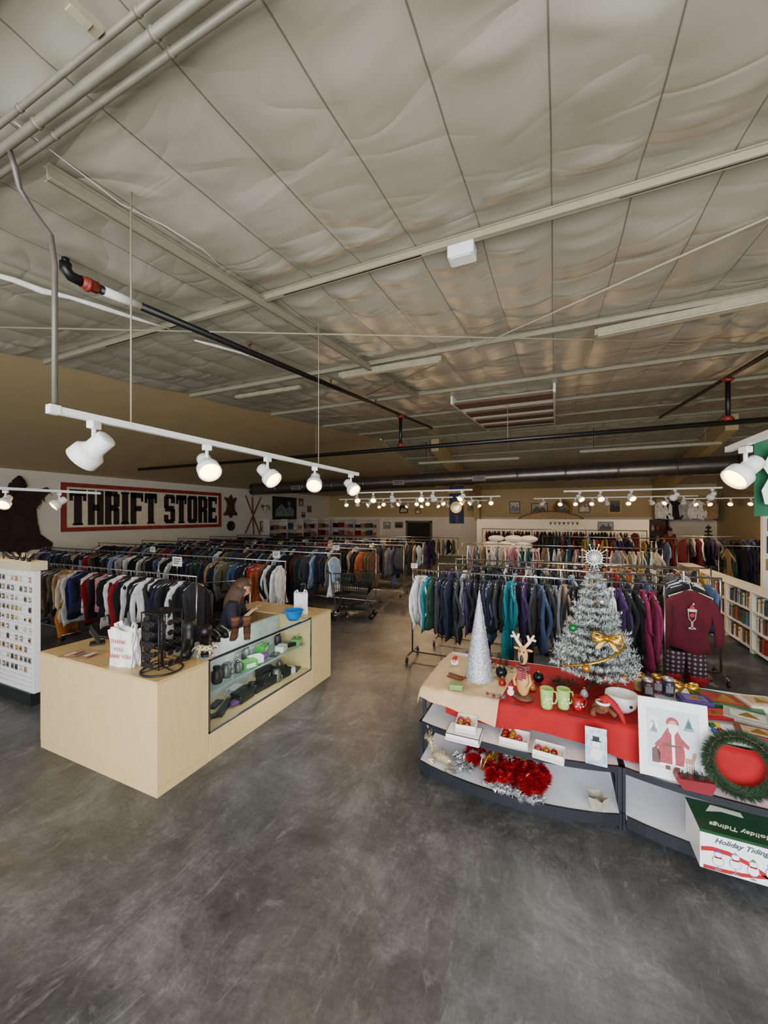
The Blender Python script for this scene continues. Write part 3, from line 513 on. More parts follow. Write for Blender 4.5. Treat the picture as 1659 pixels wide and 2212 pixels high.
def bagstack(px, py, z, w, h, label, redtext=True, rz=.2):
    p = on(px, py, z); t = thing('plastic_bag_bundle', label, 'bags', (p.x, p.y, z), rz); mm = MB(); wb = mat('bag_white', (236, 234, 232), .45, var=.04)
    n = 9
    for i in range(n):
        f = i/n; mm.grid(lambda u, v: ((u-.5)*w*(1+.08*sin(v*7+i)), -.05+.1*f+.012*sin(u*11+i*2+v*5), v*h*(.96+.06*sin(u*5+i))), 12, 8)
    mm.build('bag_sheets', wb, t)
    for e in (-1, 1):
        mm = MB(); mm.tube([(e*w*.42, 0, h*.9), (e*w*.46, 0, h*1.08), (e*w*.3, .01, h*1.13), (e*w*.2, .01, h*.95)], .018, 8, sx=.5); mm.build('handle_loop', wb, t)
    if redtext:
        mm = MB()
        for j, (s, y) in enumerate((('THANK', .68), ('YOU', .48), ('THANK YOU', .3))): mm.text(s, h*.14, 0, MF(0, -.075, h*y))
        mm.build('print', mat('print_red', (190, 60, 70), .6), t)
    return t
bagstack(272, 1436, CT, .22, .31, 'stack of white plastic carrier bags with red print on cash counter')
bagstack(650, 1325, CT, .16, .26, 'white plastic carrier bags hanging bundle on the far counter end', False, .6)
mm = MB(); p = on(650, 1325); mm.tube([(p.x, p.y+.09, CT), (p.x, p.y+.09, CT+.36), (p.x, p.y, CT+.37)], .006, 8); mm.lathe([(.07, 0), (.07, .008), (0, .01)], 16, 0, T(p.x, p.y+.09, CT)); tag(mm.build('bag_stand', CHROME, world=True, loc=(p.x, p.y+.09, CT)), 'thin metal stand holding plastic bags on far counter end', 'stand')
p = on(631, 1340); t = thing('blue_bowl', 'bright blue plastic bowl on the far end of showcase', 'bowl', (p.x, p.y+.03, CT))
BL = mat('bowl_blue', (16, 116, 196), .35); mm = MB(); mm.lathe([(0, 0), (.06, 0), (.09, .045), (.112, .11), (.117, .114), (.106, .11), (.08, .035), (0, .015)], 28); mm.build('body', BL, t); mm = MB(); mm.tube([(.115*cos(a*pi/14), .115*sin(a*pi/14), .112) for a in range(28)], .005, 6, closed=True); mm.build('rim', BL, t)
# sunglass spinner
p = on(350, 1447); t = thing('sunglass_rack', 'black wire sunglass spinner rack on the cash counter', 'display rack', (p.x, p.y, CT)); sx0, sy0 = p.x, p.y
mm = MB(); mm.tube([(.15*cos(a*pi/16), .15*sin(a*pi/16), .008) for a in range(32)], .008, 6, closed=True)
for a in range(3): mm.tube([(.15*cos(a*2.09), .15*sin(a*2.09), .008), (0, 0, .03)], .006, 6)
mm.build('base_ring', BLACK, t); mm = MB(); mm.tube([(0, 0, .03), (0, 0, .5)], .012, 8); mm.build('post', BLACK, t)
mm = MB(); d = .1
for e in ((-d, -d), (d, -d), (d, d), (-d, d)): mm.tube([(e[0], e[1], .05), (e[0], e[1], .47)], .005, 6)
for z in (.05, .47): mm.tube([(-d, -d, z), (d, -d, z), (d, d, z), (-d, d, z)], .005, 6, closed=True)
mm.box(-d-.005, d+.005, -d-.005, d+.005, .47, .475); mm.box(-.05, .0, -d-.008, -d, .05, .46); mm.build('wire_frame', BLACK, t)
sp = None
for side in range(3):
    for r in range(5):
        an = [-pi/2+.15, .05, pi-.0][side]; q = V((sx0+cos(an)*.135, sy0+sin(an)*.135, CT+.09+.078*r)); lb = 'pair of dark sunglasses on the spinner, %s from the bottom, %s side' % (ordw(r+1), ['front', 'right', 'left'][side])
        if sp is None:
            sp = thing('sunglasses', lb, 'sunglasses', q, an+pi/2); mm = MB()
            for e in (-1, 1):
                mm.tube([(e*.034+.027*cos(a*.524), -.0, .02*sin(a*.524)) for a in range(12)], .003, 5, closed=True); mm.tube([(e*.063, 0, .008), (e*.066, .1, .006)], .003, 5)
            mm.tube([(-.008, 0, .006), (.008, 0, .006)], .003, 5); mm.build('frame', BLACK, sp)
            mm = MB()
            for e in (-1, 1): mm.disc(e*.034, 0, .026, .019, -.001, .001, 0, MF(0, 0, 0))
            mm.build('lenses', mat('lens', (38, 28, 24), .08), sp); sp['group'] = 'sunglasses on the spinner'
        else: dup(sp, q, an+pi/2, lb)
# boots and shoes
def boot(x, y, z, h, rz, mt, label, cuff=None, s=1.):
    t = thing('boot', label, 'boot', (x, y, z), rz); t.scale = (s, s, s); mm = MB()
    mm.tube([(-.02, 0, h), (-.022, 0, h*.75), (-.02, 0, h*.45), (-.005, 0, .11), (.03, 0, .07), (.1, 0, .05), (.155, 0, .042), (.18, 0, .035)], .05, 14, rr=[.056, .055, .05, .048, .05, .043, .038, .02]); mm.build('upper', mt, t)
    mm = MB(); mm.prism([(-.065, -.035), (.06, -.042), (.15, -.042), (.19, -.02), (.19, .02), (.15, .042), (.06, .042), (-.065, .035)], 0, .022); mm.build('sole', BLACK if not cuff else mat('sole_tan', (90, 70, 52), .7), t)
    if cuff: mm = MB(); mm.tube([(-.02, 0, h-.03), (-.02, 0, h+.012)], .06, 14); mm.build('cuff', cuff, t)
    return t
suede = mat('brown_suede', (92, 54, 28), .95, var=.2); bl = mat('black_leather', (22, 21, 22), .4)
p = on(508, 1376); boot(p.x, p.y, CT, .25, -1.0, suede, 'brown suede boot on the showcase top, left of the pair', mat('fleece', (112, 74, 46), .95, bump=.4), .74); boot(p.x+.09, p.y+.07, CT, .25, -.8, suede, 'brown suede boot on the showcase top, right of the pair', MC['fleece'], .74)
p = on(408, 1412); boot(p.x, p.y, CT, .3, -.9, bl, 'tall black boot nearest the sunglass rack'); p = on(432, 1408); boot(p.x+.02, p.y+.04, CT, .22, -.7, mat('studded_black', (30, 28, 28), .35, .2), 'short black boot with shiny studs on the counter')
for i in range(3):
    q = on(466+i*18, 1394-i*9); t = thing('shoe', ['low black shoe nearest the boots on the showcase', 'middle low black shoe on the showcase top', 'low black shoe farthest along the showcase top'][i], 'shoe', (q.x-.14, q.y, CT), -.4)
    mm = MB(); mm.tube([(-.1, 0, .06), (-.05, 0, .055), (.02, 0, .045), (.09, 0, .035), (.13, 0, .025)], .04, 12, rr=[.03, .042, .045, .04, .018]); mm.build('upper', bl, t); mm = MB(); mm.prism([(-.12, -.03), (.05, -.042), (.13, -.02), (.13, .02), (.05, .042), (-.12, .03)], 0, .018); mm.build('sole', BLACK, t)
# leopard figurine
p = on(441, 1424); t = thing('leopard_figurine', 'small cream spotted leopard figurine standing on the counter corner', 'figurine', (p.x-.02, p.y+.03, CT), .3); t.scale = (.85, .85, .85)
fur = bpy.data.materials.new('leopard'); fur.use_nodes = True; nt = fur.node_tree; tcn = nt.nodes.new('ShaderNodeTexCoord'); vo = nt.nodes.new('ShaderNodeTexVoronoi'); vo.inputs['Scale'].default_value = 45; nt.links.new(tcn.outputs['Object'], vo.inputs['Vector'])
nt.links.new(rampn(nt.nodes, nt.links.new, vo.outputs[0], [(.3, (42, 30, 20)), (.42, (196, 172, 134))]), nt.nodes['Principled BSDF'].inputs['Base Color'])
mm = MB(); mm.tube([(-.09, 0, .1), (-.06, 0, .105), (0, 0, .095), (.05, 0, .1), (.08, 0, .11)], .03, 12, rr=[.018, .03, .028, .032, .022]); mm.ball((.115, 0, .125), .027, 0, 12); mm.ball((.138, 0, .118), .014, 0, 8)
for e in (-1, 1):
    mm.ball((.108, e*.018, .15), .009, 0, 6); mm.tube([(.06, e*.018, .09), (.063, e*.02, .05), (.058, e*.02, .008), (.075, e*.02, .006)], .01, 8, rr=[.015, .01, .009, .008]); mm.tube([(-.07, e*.018, .1), (-.05, e*.02, .06), (-.075, e*.02, .035), (-.068, e*.02, .006), (-.05, e*.02, .006)], .01, 8, rr=[.022, .014, .009, .009, .008])
mm.tube([(-.09, 0, .105), (-.13, 0, .09), (-.15, 0, .05), (-.17, 0, .06)], .007, 6); mm.build('body', fur, t)
# pegboard
PX0, PX1, PY = -6.4, -5.25, 2.3
t = thing('pegboard_display', 'white pegboard jewellery stand with pale cap and black base at left edge', 'display stand', (-5.7, 2.35, 0))
mm = MB(); mm.box(PX0, PX1, PY, PY+.06, .14, 1.5)
for i in range(23):
    for j in range(24): mm.disc(PX0+.04+i*.048, .2+j*.053, .005, .005, 0, .002, 1, MF(0, PY, 0), 6)
mm.build('pegboard', [mat('pegboard_white', (232, 231, 228), .6, var=.02), BLACK], t, True)
mm = MB(); mm.box(PX0-.04, PX1+.06, PY-.06, PY+.1, 1.5, 1.6); mm.build('cap', mat('cap_pale', (206, 190, 156), .5, var=.05), t, True, bev=.004); mm = MB(); mm.box(PX0, PX1-.02, PY-.02, PY+.12, 0, .14); mm.build('base', BLACK, t, True)
cm = [mat('card%d' % i, c, .6) for i, c in enumerate([(205, 195, 180), (180, 140, 90), (120, 110, 100), (90, 70, 60), (150, 130, 110)])]
for r in range(10):
    for c in range(9):
        if R.random() < .2: continue
        q = (PX1-.07-c*.095+R.uniform(-.012, .012), PY-.003, 1.42-r*.112); lb = 'earring card on the pegboard, %s row from top, %s from its right edge' % (ordw(r+1), ordw(c+1))
        mm = MB(); mm.box(-.026, .026, -.06, .0, 0, .003, 0, MF(0, 0, 0)); mm.tube([(0, -.012, .0), (0, -.012, -.014)], .0025, 5)
        for e in (-.01, .01): mm.ball((e, -.006, -.03), .008, 1, 6, (1, .5, 1.8))
        o = mm.build('earring_card', [cm[R.randrange(5)], R.choice([GOLD, SILV, FRB])], loc=q); tag(o, lb, 'earring card', 'earring cards on the pegboard')
for i in range(4):
    q = (PX1-.1-.17*i, PY+.02, 1.6); t = thing('shoe', 'small black heeled shoe on the pegboard cap, %s from its right end' % ordw(i+1), 'shoe', q, -.7+.3*i); t.scale = (.8, .8, .8)
    mm = MB(); mm.tube([(-.07, 0, .085), (-.03, 0, .075), (.03, 0, .04), (.08, 0, .025), (.11, 0, .018)], .03, 10, rr=[.026, .03, .032, .03, .012]); mm.build('upper', bl, t); mm = MB(); mm.tube([(-.075, 0, .07), (-.08, 0, 0)], .012, 8, rr=[.016, .007]); mm.build('heel', BLACK, t)
# ---------------------------------------------------------------- garments and racks
PAL = dict(black=(22, 22, 25), charcoal=(52, 52, 58), navy=(28, 33, 56), grey=(112, 112, 115), silver=(172, 172, 176), white=(232, 230, 226), cream=(214, 204, 180), tan=(160, 132, 98), brown=(90, 62, 42), chocolate=(52, 38, 31), rust=(150, 72, 34), orange=(210, 124, 40), mustard=(186, 142, 44), red=(150, 18, 26), maroon=(84, 10, 26), pink=(200, 136, 146), magenta=(120, 20, 66), purple=(66, 40, 92), blue=(40, 48, 150), denim=(66, 84, 116), sky=(142, 166, 190), teal=(26, 96, 106), turquoise=(28, 126, 138), olive=(86, 86, 56), green=(34, 68, 50))
FAB = {k: mat('fabric_'+k, v, .9, var=.28, sc=9, bump=.5) for k, v in PAL.items()}
def garment_mesh(kind, sd):
    mm = MB(); n = 26; rr_ = random.Random(sd*7+len(kind))
    L = {'jacket': .72, 'shirt': .7, 'coat': .98, 'dress': 1.0, 'sweater': .64, 'vest': .6}[kind]; th = {'jacket': .62, 'coat': .62, 'vest': .62, 'sweater': .55, 'shirt': .36, 'dress': .36}[kind]
    wv = rr_.uniform(.86, 1.06); hv = rr_.uniform(.9, 1.12)
    rows = [(-.055, .05, .03), (-.075, .075, .036), (-.1, .13, .038), (-.13, .185, .04), (-.18, .212*wv, .042), (-.28, .208*wv, .045), (-.38, .2*wv, .045), (-.5, .2*wv, .045), (-L+.06, .21*hv if kind != 'dress' else .26*hv, .048), (-L, .215*hv if kind != 'dress' else .28*hv, .046)]
    if kind in ('coat', 'dress'): rows.insert(8, (-.72, .22*hv, .047))
    vs = []
    for z, w, d in rows:
        for j in range(n):
            a = 2*pi*j/n; c, s_ = cos(a), sin(a); x = d*th*(abs(c)**.7)*(1 if c >= 0 else -1); y = w*(abs(s_)**.8)*(1 if s_ >= 0 else -1)
            k = min(1, max(0, (-z-.12)/.3)); x *= 1+.9*k*noise.noise(V((y*18+sd*7, z*1.4, sd+(c > 0))))
            y *= 1+.4*k*noise.noise(V((sd*5.3, z*2.6, s_ > 0)))
            vs.append((x+.06*k*noise.noise(V((sd*3, y*5, z*2))), y+.016*k*noise.noise(V((sd, z*5, a))), z+.03*sin(a*2+sd)*k+.03*k*noise.noise(V((sd*2.2, y*6, 0)))))
    fs = [(i*n+j, i*n+(j+1) % n, (i+1)*n+(j+1) % n, (i+1)*n+j) for i in range(len(rows)-1) for j in range(n)]+[tuple((len(rows)-1)*n+j for j in range(n)), tuple(range(n))[::-1]]
    mm.add(vs, fs, 0, True)
    if kind in ('jacket', 'coat', 'shirt', 'sweater', 'dress'):
        q = -.6 if kind != 'dress' else -.36
        for e in (-1, 1):
            sw, sb = rr_.uniform(-.07, .04), rr_.uniform(-.05, .05)
            pts = [(0, e*.155, -.145), (.004, e*.192, -.19), (.01+sb, e*(.216+sw*.4), -.3), (.016+sb*1.3, e*(.215+sw*.8), -.4), (.01+sb*.8, e*(.212+sw), -.5), (.02-sb*.5, e*(.205+sw), q+rr_.uniform(-.08, .06))]
            if kind == 'dress': pts = pts[:4]
            mm.tube(pts, .05, 10, rr=[.034, .047, .05, .043, .045, .036][:len(pts)], sx=.44 if kind != 'shirt' else .3)
    if kind in ('jacket', 'coat', 'shirt'):
        mm.box(.036*th, .041*th, -.008, .008, -L+.04, -.12, 1)
        mm.tube([(.026*sin(a*pi/6), .052*cos(a*pi/6), -.062) for a in range(12)], .013, 6, closed=True)
    if kind == 'jacket':
        for zz_ in (-.15, -.13): mm.tube([(-.03, -.06, zz_+.05), (-.042, 0, zz_-.05), (-.03, .06, zz_+.05)], .01, 6)
    return mm
GM = {}
base_m = FAB['navy']; DARKT = mat('placket', (40, 40, 42), .6)
def hanger_mb():
    mm = MB(); mm.tube([(0, .012, .018), (0, 0, .028), (0, -.014, .016), (0, -.008, 0), (0, 0, -.02), (0, 0, -.05)], .003, 6); mm.tube([(0, 0, -.05), (0, .1, -.085), (0, .2, -.125), (0, .19, -.135), (0, -.19, -.135), (0, -.2, -.125), (0, -.1, -.085)], .005, 6, closed=True); return mm
def get_proto(kind, sd):
    k = (kind, sd)
    if k not in GM:
        o = garment_mesh(kind, sd).build(kind, [base_m, DARKT]); me = o.data; bpy.data.objects.remove(o); GM[k] = me
    return GM[k]
o = hanger_mb().build('hanger', CHROME); HANG = o.data; bpy.data.objects.remove(o); o = hanger_mb().build('hanger', LAMPW); HANGW = o.data; bpy.data.objects.remove(o)
def hang(kind, colour, loc, rz, label, group, hanger=True, sc=1., white=False, sz=None):
    o = bpy.data.objects.new(kind, get_proto(kind, R.randrange(10))); COL.objects.link(o); o.location = loc; o.rotation_euler = (R.uniform(-.06, .06), R.uniform(-.04, .04), rz); o.scale = (1, sc, sz or sc)
    o.material_slots[0].link = 'OBJECT'; o.material_slots[0].material = FAB[colour]; tag(o, label, kind, group)
    if hanger:
        h = bpy.data.objects.new('hanger', HANGW if white else HANG); COL.objects.link(h); h.parent = o
    return o
def rack(x0, x1, y, z, label):
    t = thing('clothes_rack', label, 'clothes rack', ((x0+x1)/2, y, 0)); mm = MB(); mm.tube([(x0-.05, y, z), (x1+.05, y, z)], .014, 8); mm.build('rail', CHROME, t, True)
    n = max(1, round((x1-x0)/1.6))
    for i in range(n+1):
        x = x0+(x1-x0)*i/n; x += (-.04 if i == 0 else .04 if i == n else 0)
        mm = MB(); mm.tube([(x, y, .1), (x, y, z)], .013, 8); mm.tube([(x, y-.25, .09), (x, y+.25, .09)], .013, 8); mm.build('upright', CHROME, t, True)
        for e in (-.24, .24):
            mm = MB(); mm.tube([(x-.012, y+e, .035), (x+.012, y+e, .035)], .034, 12); mm.tube([(x, y+e, .035), (x, y+e, .09)], .008, 6); mm.build('caster', BLACK, t, True)
    mm = MB(); mm.tube([(x0-.04, y, .09), (x1+.04, y, .09)], .012, 8); mm.build('base_bar', CHROME, t, True); return t
def fill(x0, x1, y, z, n, cols, kinds, where, group, hangers=True, frm='left', szr=(.78, 1.2)):
    for i in range(n):
        x = x0+(x1-x0)*(i+.5)/n+R.uniform(-.025, .025); c = cols[i] if isinstance(cols, list) and len(cols) == n else R.choice(cols); k = kinds[i] if len(kinds) == n else R.choice(kinds)
        num = i+1 if frm == 'left' else n-i
        hang(k, c, (x, y+R.uniform(-.03, .03), z-.026), R.uniform(-.3, .3), '%s %s on the %s, %s garment from its %s end' % (c, k, where, ordw(num), frm), group, hangers, R.uniform(.74, 1.1), False, R.uniform(*szr))
DK = ['black']*8+['charcoal']*5+['navy']*5+['grey']*2+['brown', 'chocolate', 'maroon', 'olive', 'denim', 'denim', 'white', 'white', 'silver', 'red', 'green', 'purple', 'tan', 'sky', 'cream']
JK = ['jacket']*2+['coat', 'shirt', 'shirt', 'sweater', 'sweater', 'shirt', 'vest']
r1 = 'white silver white turquoise green charcoal navy black navy black charcoal grey black purple black black navy denim black charcoal black turquoise turquoise turquoise navy purple black charcoal denim black charcoal grey grey tan charcoal black black green black navy black silver white purple black black black magenta magenta maroon'.split()
rack(-1.9, 1.12, 5.4, 1.3, 'chrome wheeled clothes rack full of jackets behind the frosted tree')
fill(-1.88, 1.1, 5.4, 1.3, len(r1), r1, ['jacket', 'jacket', 'coat', 'jacket', 'shirt', 'jacket', 'sweater', 'jacket', 'shirt', 'coat'], 'rack behind the frosted tree', 'jackets on the rack behind the tree', True, 'left', (.9, 1.32))
for k, (y, n) in enumerate(((6.25, 36), (7.1, 36))):
    nm = ['second right rack', 'third right rack'][k]; rack(-1.75+.1*k, 1.9, y, 1.3, 'chrome clothes rack, %s one back at right of the aisle' % ordw(k+2)); fill(-1.7+.1*k, 1.85, y, 1.3, n, DK, JK, nm+' of the aisle', 'garments on the '+nm)
rack(-.4, 2.4, 8.3, 1.2, 'clothes rack with orange and mustard garments behind the jackets'); fill(-.35, 2.35, 8.3, 1.2, 28, ['orange', 'mustard', 'mustard', 'orange', 'charcoal', 'navy', 'cream', 'black'], ['shirt', 'sweater'], 'rack of orange and mustard tops', 'orange and mustard tops', False)
rack(-2.3, 2.2, 10.6, 1.35, 'clothes rack of pale blouses in front of the white partition'); fill(-2.25, 2.15, 10.6, 1.35, 50, ['white', 'white', 'cream', 'silver', 'sky', 'pink', 'white', 'cream', 'tan', 'teal', 'black'], ['shirt', 'dress', 'shirt'], 'rack of pale blouses', 'pale blouses', False)
rack(-.3, 2.9, 12.4, 1.5, 'clothes rack of mixed dresses between pale blouses and the partition'); fill(-.25, 2.85, 12.4, 1.5, 36, ['black', 'charcoal', 'white', 'sky', 'red', 'navy', 'teal', 'cream', 'mustard', 'purple'], ['dress', 'shirt', 'coat'], 'rack of mixed dresses', 'mixed dresses at the back', False)
rack(3.6, 5.7, 11.6, 1.4, 'clothes rack at back right behind the bookcases'); fill(3.65, 5.65, 11.6, 1.4, 24, DK, ['coat', 'shirt', 'dress'], 'rack behind the bookcases', 'garments behind the bookcases', False)
rack(3.4, 5.8, 14.2, 1.5, 'farthest clothes rack at the back right'); fill(3.45, 5.75, 14.2, 1.5, 26, DK, ['coat', 'shirt', 'jacket'], 'farthest back right rack', 'garments on the farthest back right rack', False)
rack(-2.6, 2.8, 15.5, 1.6, 'wall side clothes rack of dark dresses along the white partition'); fill(-2.5, 2.7, 15.5, 1.6, 54, ['black', 'black', 'charcoal', 'navy', 'maroon', 'chocolate', 'white', 'grey'], ['dress', 'coat'], 'rack along the white partition', 'dresses along the white partition', False)
LR = [(3.95, -9.0, -4.75, 1.23, 62), (5.5, -12.2, -4.4, 1.3, 99), (6.9, -12.2, -4.1, 1.32, 99), (8.2, -12.2, -3.9, 1.32, 88), (9.5, -12.2, -3.7, 1.32, 78), (10.8, -12.1, -3.6, 1.32, 66), (12.1, -12.0, -3.5, 1.32, 52), (13.6, -11.6, -3.2, 1.32, 42)]
cA = 'black navy charcoal black brown black chocolate navy black brown brown chocolate olive black tan orange orange cream mustard black white navy blue blue navy black white white red charcoal black maroon pink black white charcoal black maroon white red black black black white silver black grey black white charcoal white black black navy charcoal black black charcoal white black black charcoal'.split()
for k, (y, xa, xb, z, n) in enumerate(LR):
    nm = '%s left rack' % ordw(k+1)
    rack(xa, xb, y, z, 'chrome clothes rack, %s one back from the counter at left' % ordw(k+1))
    cols = cA if k == 0 else [R.choice(DK) for _ in range(n)]; n = len(cols)
    if k == 1: cols[-12:] = ['navy', 'black', 'white', 'black', 'red', 'rust', 'rust', 'black', 'white', 'black', 'white', 'white']
    if k == 2: cols[-6:] = ['navy', 'charcoal', 'black', 'grey', 'white', 'sky']
    if k == 3: cols[-6:] = ['black', 'black', 'orange', 'rust', 'olive', 'brown']
    if k == 4: cols[-4:] = ['grey', 'denim', 'navy', 'charcoal']
    fill(xa+.05, xb-.02, y, z, n, cols, JK+(['dress'] if k else []), nm, 'garments on the '+nm, k < 2, 'right', (.88, 1.3) if k == 0 else (.78, 1.2))
# face-out garments at the near left rack
mm = MB(); p = aty(540, 1252, 4.75); q = aty(410, 1262, 4.5); mm.tube([p, q], .012, 8); mm.tube([p, (p.x, p.y, .02)], .014, 8); mm.tube([(p.x-.2, p.y, .02), (p.x+.2, p.y, .02)], .012, 6); mm.tube([(p.x, p.y-.15, .02), (p.x, p.y+.2, .02)], .012, 6); tag(mm.build('face_out_stand', CHROME, world=True, loc=p), 'chrome face out arm on a post between the counter and left racks', 'clothes rack')
for i, (px, c, k) in enumerate(((414, 'white', 'dress'), (440, 'grey', 'shirt'))):
    w = aty(px, 1260, 4.51+.05*i); w.z = p.z+(q.z-p.z)*((w.x-p.x)/(q.x-p.x))-.03; hang(k, c, w, -pi/2+.35, '%s %s hanging on the face out arm behind the counter' % (c, k), None, True, .75, False, .8)
for i, (px, py, k) in enumerate([(383, 1213, 0), (330, 1187, 1), (597, 1198, 1), (727, 1183, 2), (895, 1222, -1)]):
    y, z = (LR[k][0], LR[k][3]) if k >= 0 else (5.4, 1.3); p = aty(px, py, y); t = thing('rack_sign', ['white sign card on the left rack nearest the counter', 'white sign card on second left rack, far from the aisle', 'white sign card at the aisle end of second left rack', 'white sign card at the aisle end of third left rack', 'tiny white card at left end of the rack behind the tree'][i], 'sign', (p.x, p.y, z))
    s = [1, .8, .8, .7, .5][i]; mm = MB(); mm.tube([(p.x, p.y, z), (p.x, p.y, p.z)], .004, 6); mm.build('stem', CHROME, t, True); mm = MB(); mm.box(-.1*s, .1*s, -.07*s, .07*s, 0, .004, 0, MF(*p)); mm.build('card', WHITE, t, True)
    for q in range(3): mm = MB(); mm.box(-.075*s, (.075-.02*q)*s, (.03-.03*q)*s, (.042-.03*q)*s, .004, .005, 0, MF(*p)); mm.build('print_line', BLACK, t, True)
# four way stand with the maroon sweater
t = thing('garment_stand', 'chrome four way garment stand at the right end of the jacket rack', 'clothes rack', (1.46, 5.85, 0))
mm = MB(); mm.tube([(1.46, 5.85, .05), (1.46, 5.85, 1.42)], .018, 8); mm.build('post', CHROME, t, True)
for a in range(4):
    an = a*pi/2+.6; mm = MB(); mm.tube([(1.46, 5.85, .12), (1.46+.42*cos(an), 5.85+.42*sin(an), .03)], .014, 8); mm.build('leg', CHROME, t, True)
mm = MB(); mm.tube([(1.46, 5.85, 1.36), (1.44, 5.5, 1.34), (1.44, 5.42, 1.3)], .012, 8); mm.build('arm', CHROME, t, True); mm = MB(); mm.tube([(1.46, 5.85, 1.38), (1.46, 6.3, 1.38)], .012, 8); mm.build('arm', CHROME, t, True)
o = hang('sweater', 'maroon', (1.43, 5.5, 1.31), -pi/2, 'maroon long sleeve sweater with white wine glass print facing the camera', None, True, 1.05, True, 1.2); o.rotation_euler = (0, 0, -pi/2); o.data = get_proto('sweater', 4)
mm = MB()
pr = [(-.035, .05), (.035, .05), (.028, -.02), (.006, -.045), (.005, -.1), (.03, -.108), (.03, -.115), (-.03, -.115), (-.03, -.108), (-.005, -.1), (-.006, -.045), (-.028, -.02)]
for i in range(len(pr)): a, b = pr[i], pr[(i+1) % len(pr)]; mm.tube([(a[0], a[1], 0), (b[0], b[1], 0)], .0035, 5)
mm.tube([(-.04, .062, 0), (.04, .062, 0)], .012, 6); mm.prism([(-.033, .07), (.033, .07), (.0, .12)], -.003, .003, 1); mm.ball((.012, .122, 0), .01, 0, 6)
mm.disc(0, .015, .022, .02, -.002, .003, 1)
g = mm.build('print', [WHITE, mat('print_pink', (170, 44, 56), .7)], o); g.matrix_local = basis((.062, 0, -.3), (0, 1, 0), (0, 0, 1), (1, 0, 0))
for i, (c, k) in enumerate((('black', 'jacket'), ('charcoal', 'sweater'), ('white', 'shirt'), ('navy', 'jacket'))): hang(k, c, (1.44+.012*i, 5.63+.13*i, 1.345), -pi/2+.12, '%s %s behind the maroon sweater on the garment stand' % (c, k), None, True, .86, True)
def trousers(label, mt, loc, rz, hem=None, L=.8):
    t = thing('trousers', label, 'trousers', loc, rz); mm = MB()
    mm.tube([(0, 0, 0), (0, 0, -.1), (0, 0, -.22)], .17, 14, rr=[.155, .17, .175], sx=.35)
    for e in (-1, 1): mm.tube([(0, e*.08, -.15), (.01, e*.1, -.35), (0, e*.115, -.55 if L > .6 else -.45), (.01, e*.125, -L)], .09, 12, rr=[.095, .095, .09, .088], sx=.45)
    mm.build('legs', mt, t)
    mm = MB(); mm.tube([(0, 0, -.02), (0, 0, .02)], .158, 14, sx=.36); mm.build('waistband', mt, t)
    if hem:
        for e in (-1, 1): mm = MB(); mm.tube([(.01, e*.125, -L+.07), (.01, e*.125, -L-.005)], .093, 12, sx=.48); mm.build('cuff', hem, t)
PLD = plaid_mat('pyjama_plaid', (34, 38, 48), (150, 150, 156), 6, (88, 30, 42))
trousers('dark plaid pyjama trousers with red cuffs below the maroon sweater', PLD, (1.41, 5.6, .72), -pi/2, FAB['red'], .56)
trousers('red pyjama trousers hanging behind the plaid pair', FAB['red'], (1.42, 5.72, .7), -pi/2, None, .64)
# ---------------------------------------------------------------- shopping cart
c0 = atz(762, 1332, 0); t = thing('shopping_cart', 'dark green wire shopping cart parked at the aisle end of the racks', 'shopping cart', (c0.x, c0.y, 0), .25)
GW = mat('cart_green', (24, 40, 36), .4, .3); mm = MB()
def bp(u, v, w):
    return V((-.38+.72*u+.1*w*(u-.2), (-.2-.06*w+(.4+.12*w)*v)*(1-.18*u), .5+.38*w+.05*(1-u)*w-.06*u*(1-w)+.06*u))
for k in range(17):
    u = k/16
    for v in (0, 1): mm.tube([bp(u, v, 0), bp(u, v, 1)], .006, 5)
    mm.tube([bp(u, 0, 0), bp(u, 1, 0)], .006, 5)
for k in range(9):
    v = k/8
    for u in (0, 1): mm.tube([bp(u, v, 0), bp(u, v, 1)], .006, 5)
    mm.tube([bp(0, v, 0), bp(1, v, 0)], .006, 5)
for w in (.0, .25, .5, .75, 1): mm.tube([bp(0, 0, w), bp(1, 0, w), bp(1, 1, w), bp(0, 1, w)], .011 if w == 1 else .006, 6, closed=True)
mm.build('basket', GW, t)
mm = MB()
for e in (-.22, .22): mm.tube([(-.5, e, 1.0), (-.4, e, .9), (-.34, e*.95, .5), (-.3, e, .2), (-.36, e, .12)], .014, 8); mm.tube([(-.3, e, .2), (.45, e*.75, .14)], .014, 8); mm.tube([(.36, e*.75, .47), (.3, e*.8, .3), (-.1, e*.9, .19)], .012, 8)
mm.build('frame', mat('cart_frame', (90, 92, 94), .35, .8), t); mm = MB(); mm.tube([(-.5, -.24, 1.0), (-.5, .24, 1.0)], .018, 10); mm.build('handle', mat('cart_handle', (30, 110, 70), .4), t)
mm = MB(); mm.box(-.25, .4, -.16, .16, .16, .17); mm.build('lower_rack', GW, t)
for (x, y) in ((-.36, -.22), (-.36, .22), (.43, -.16), (.43, .16)): mm = MB(); mm.tube([(x, y-.015, .06), (x, y+.015, .06)], .058, 14); mm.tube([(x, y, .06), (x, y, .15)], .01, 6); mm.build('wheel', BLACK, t)
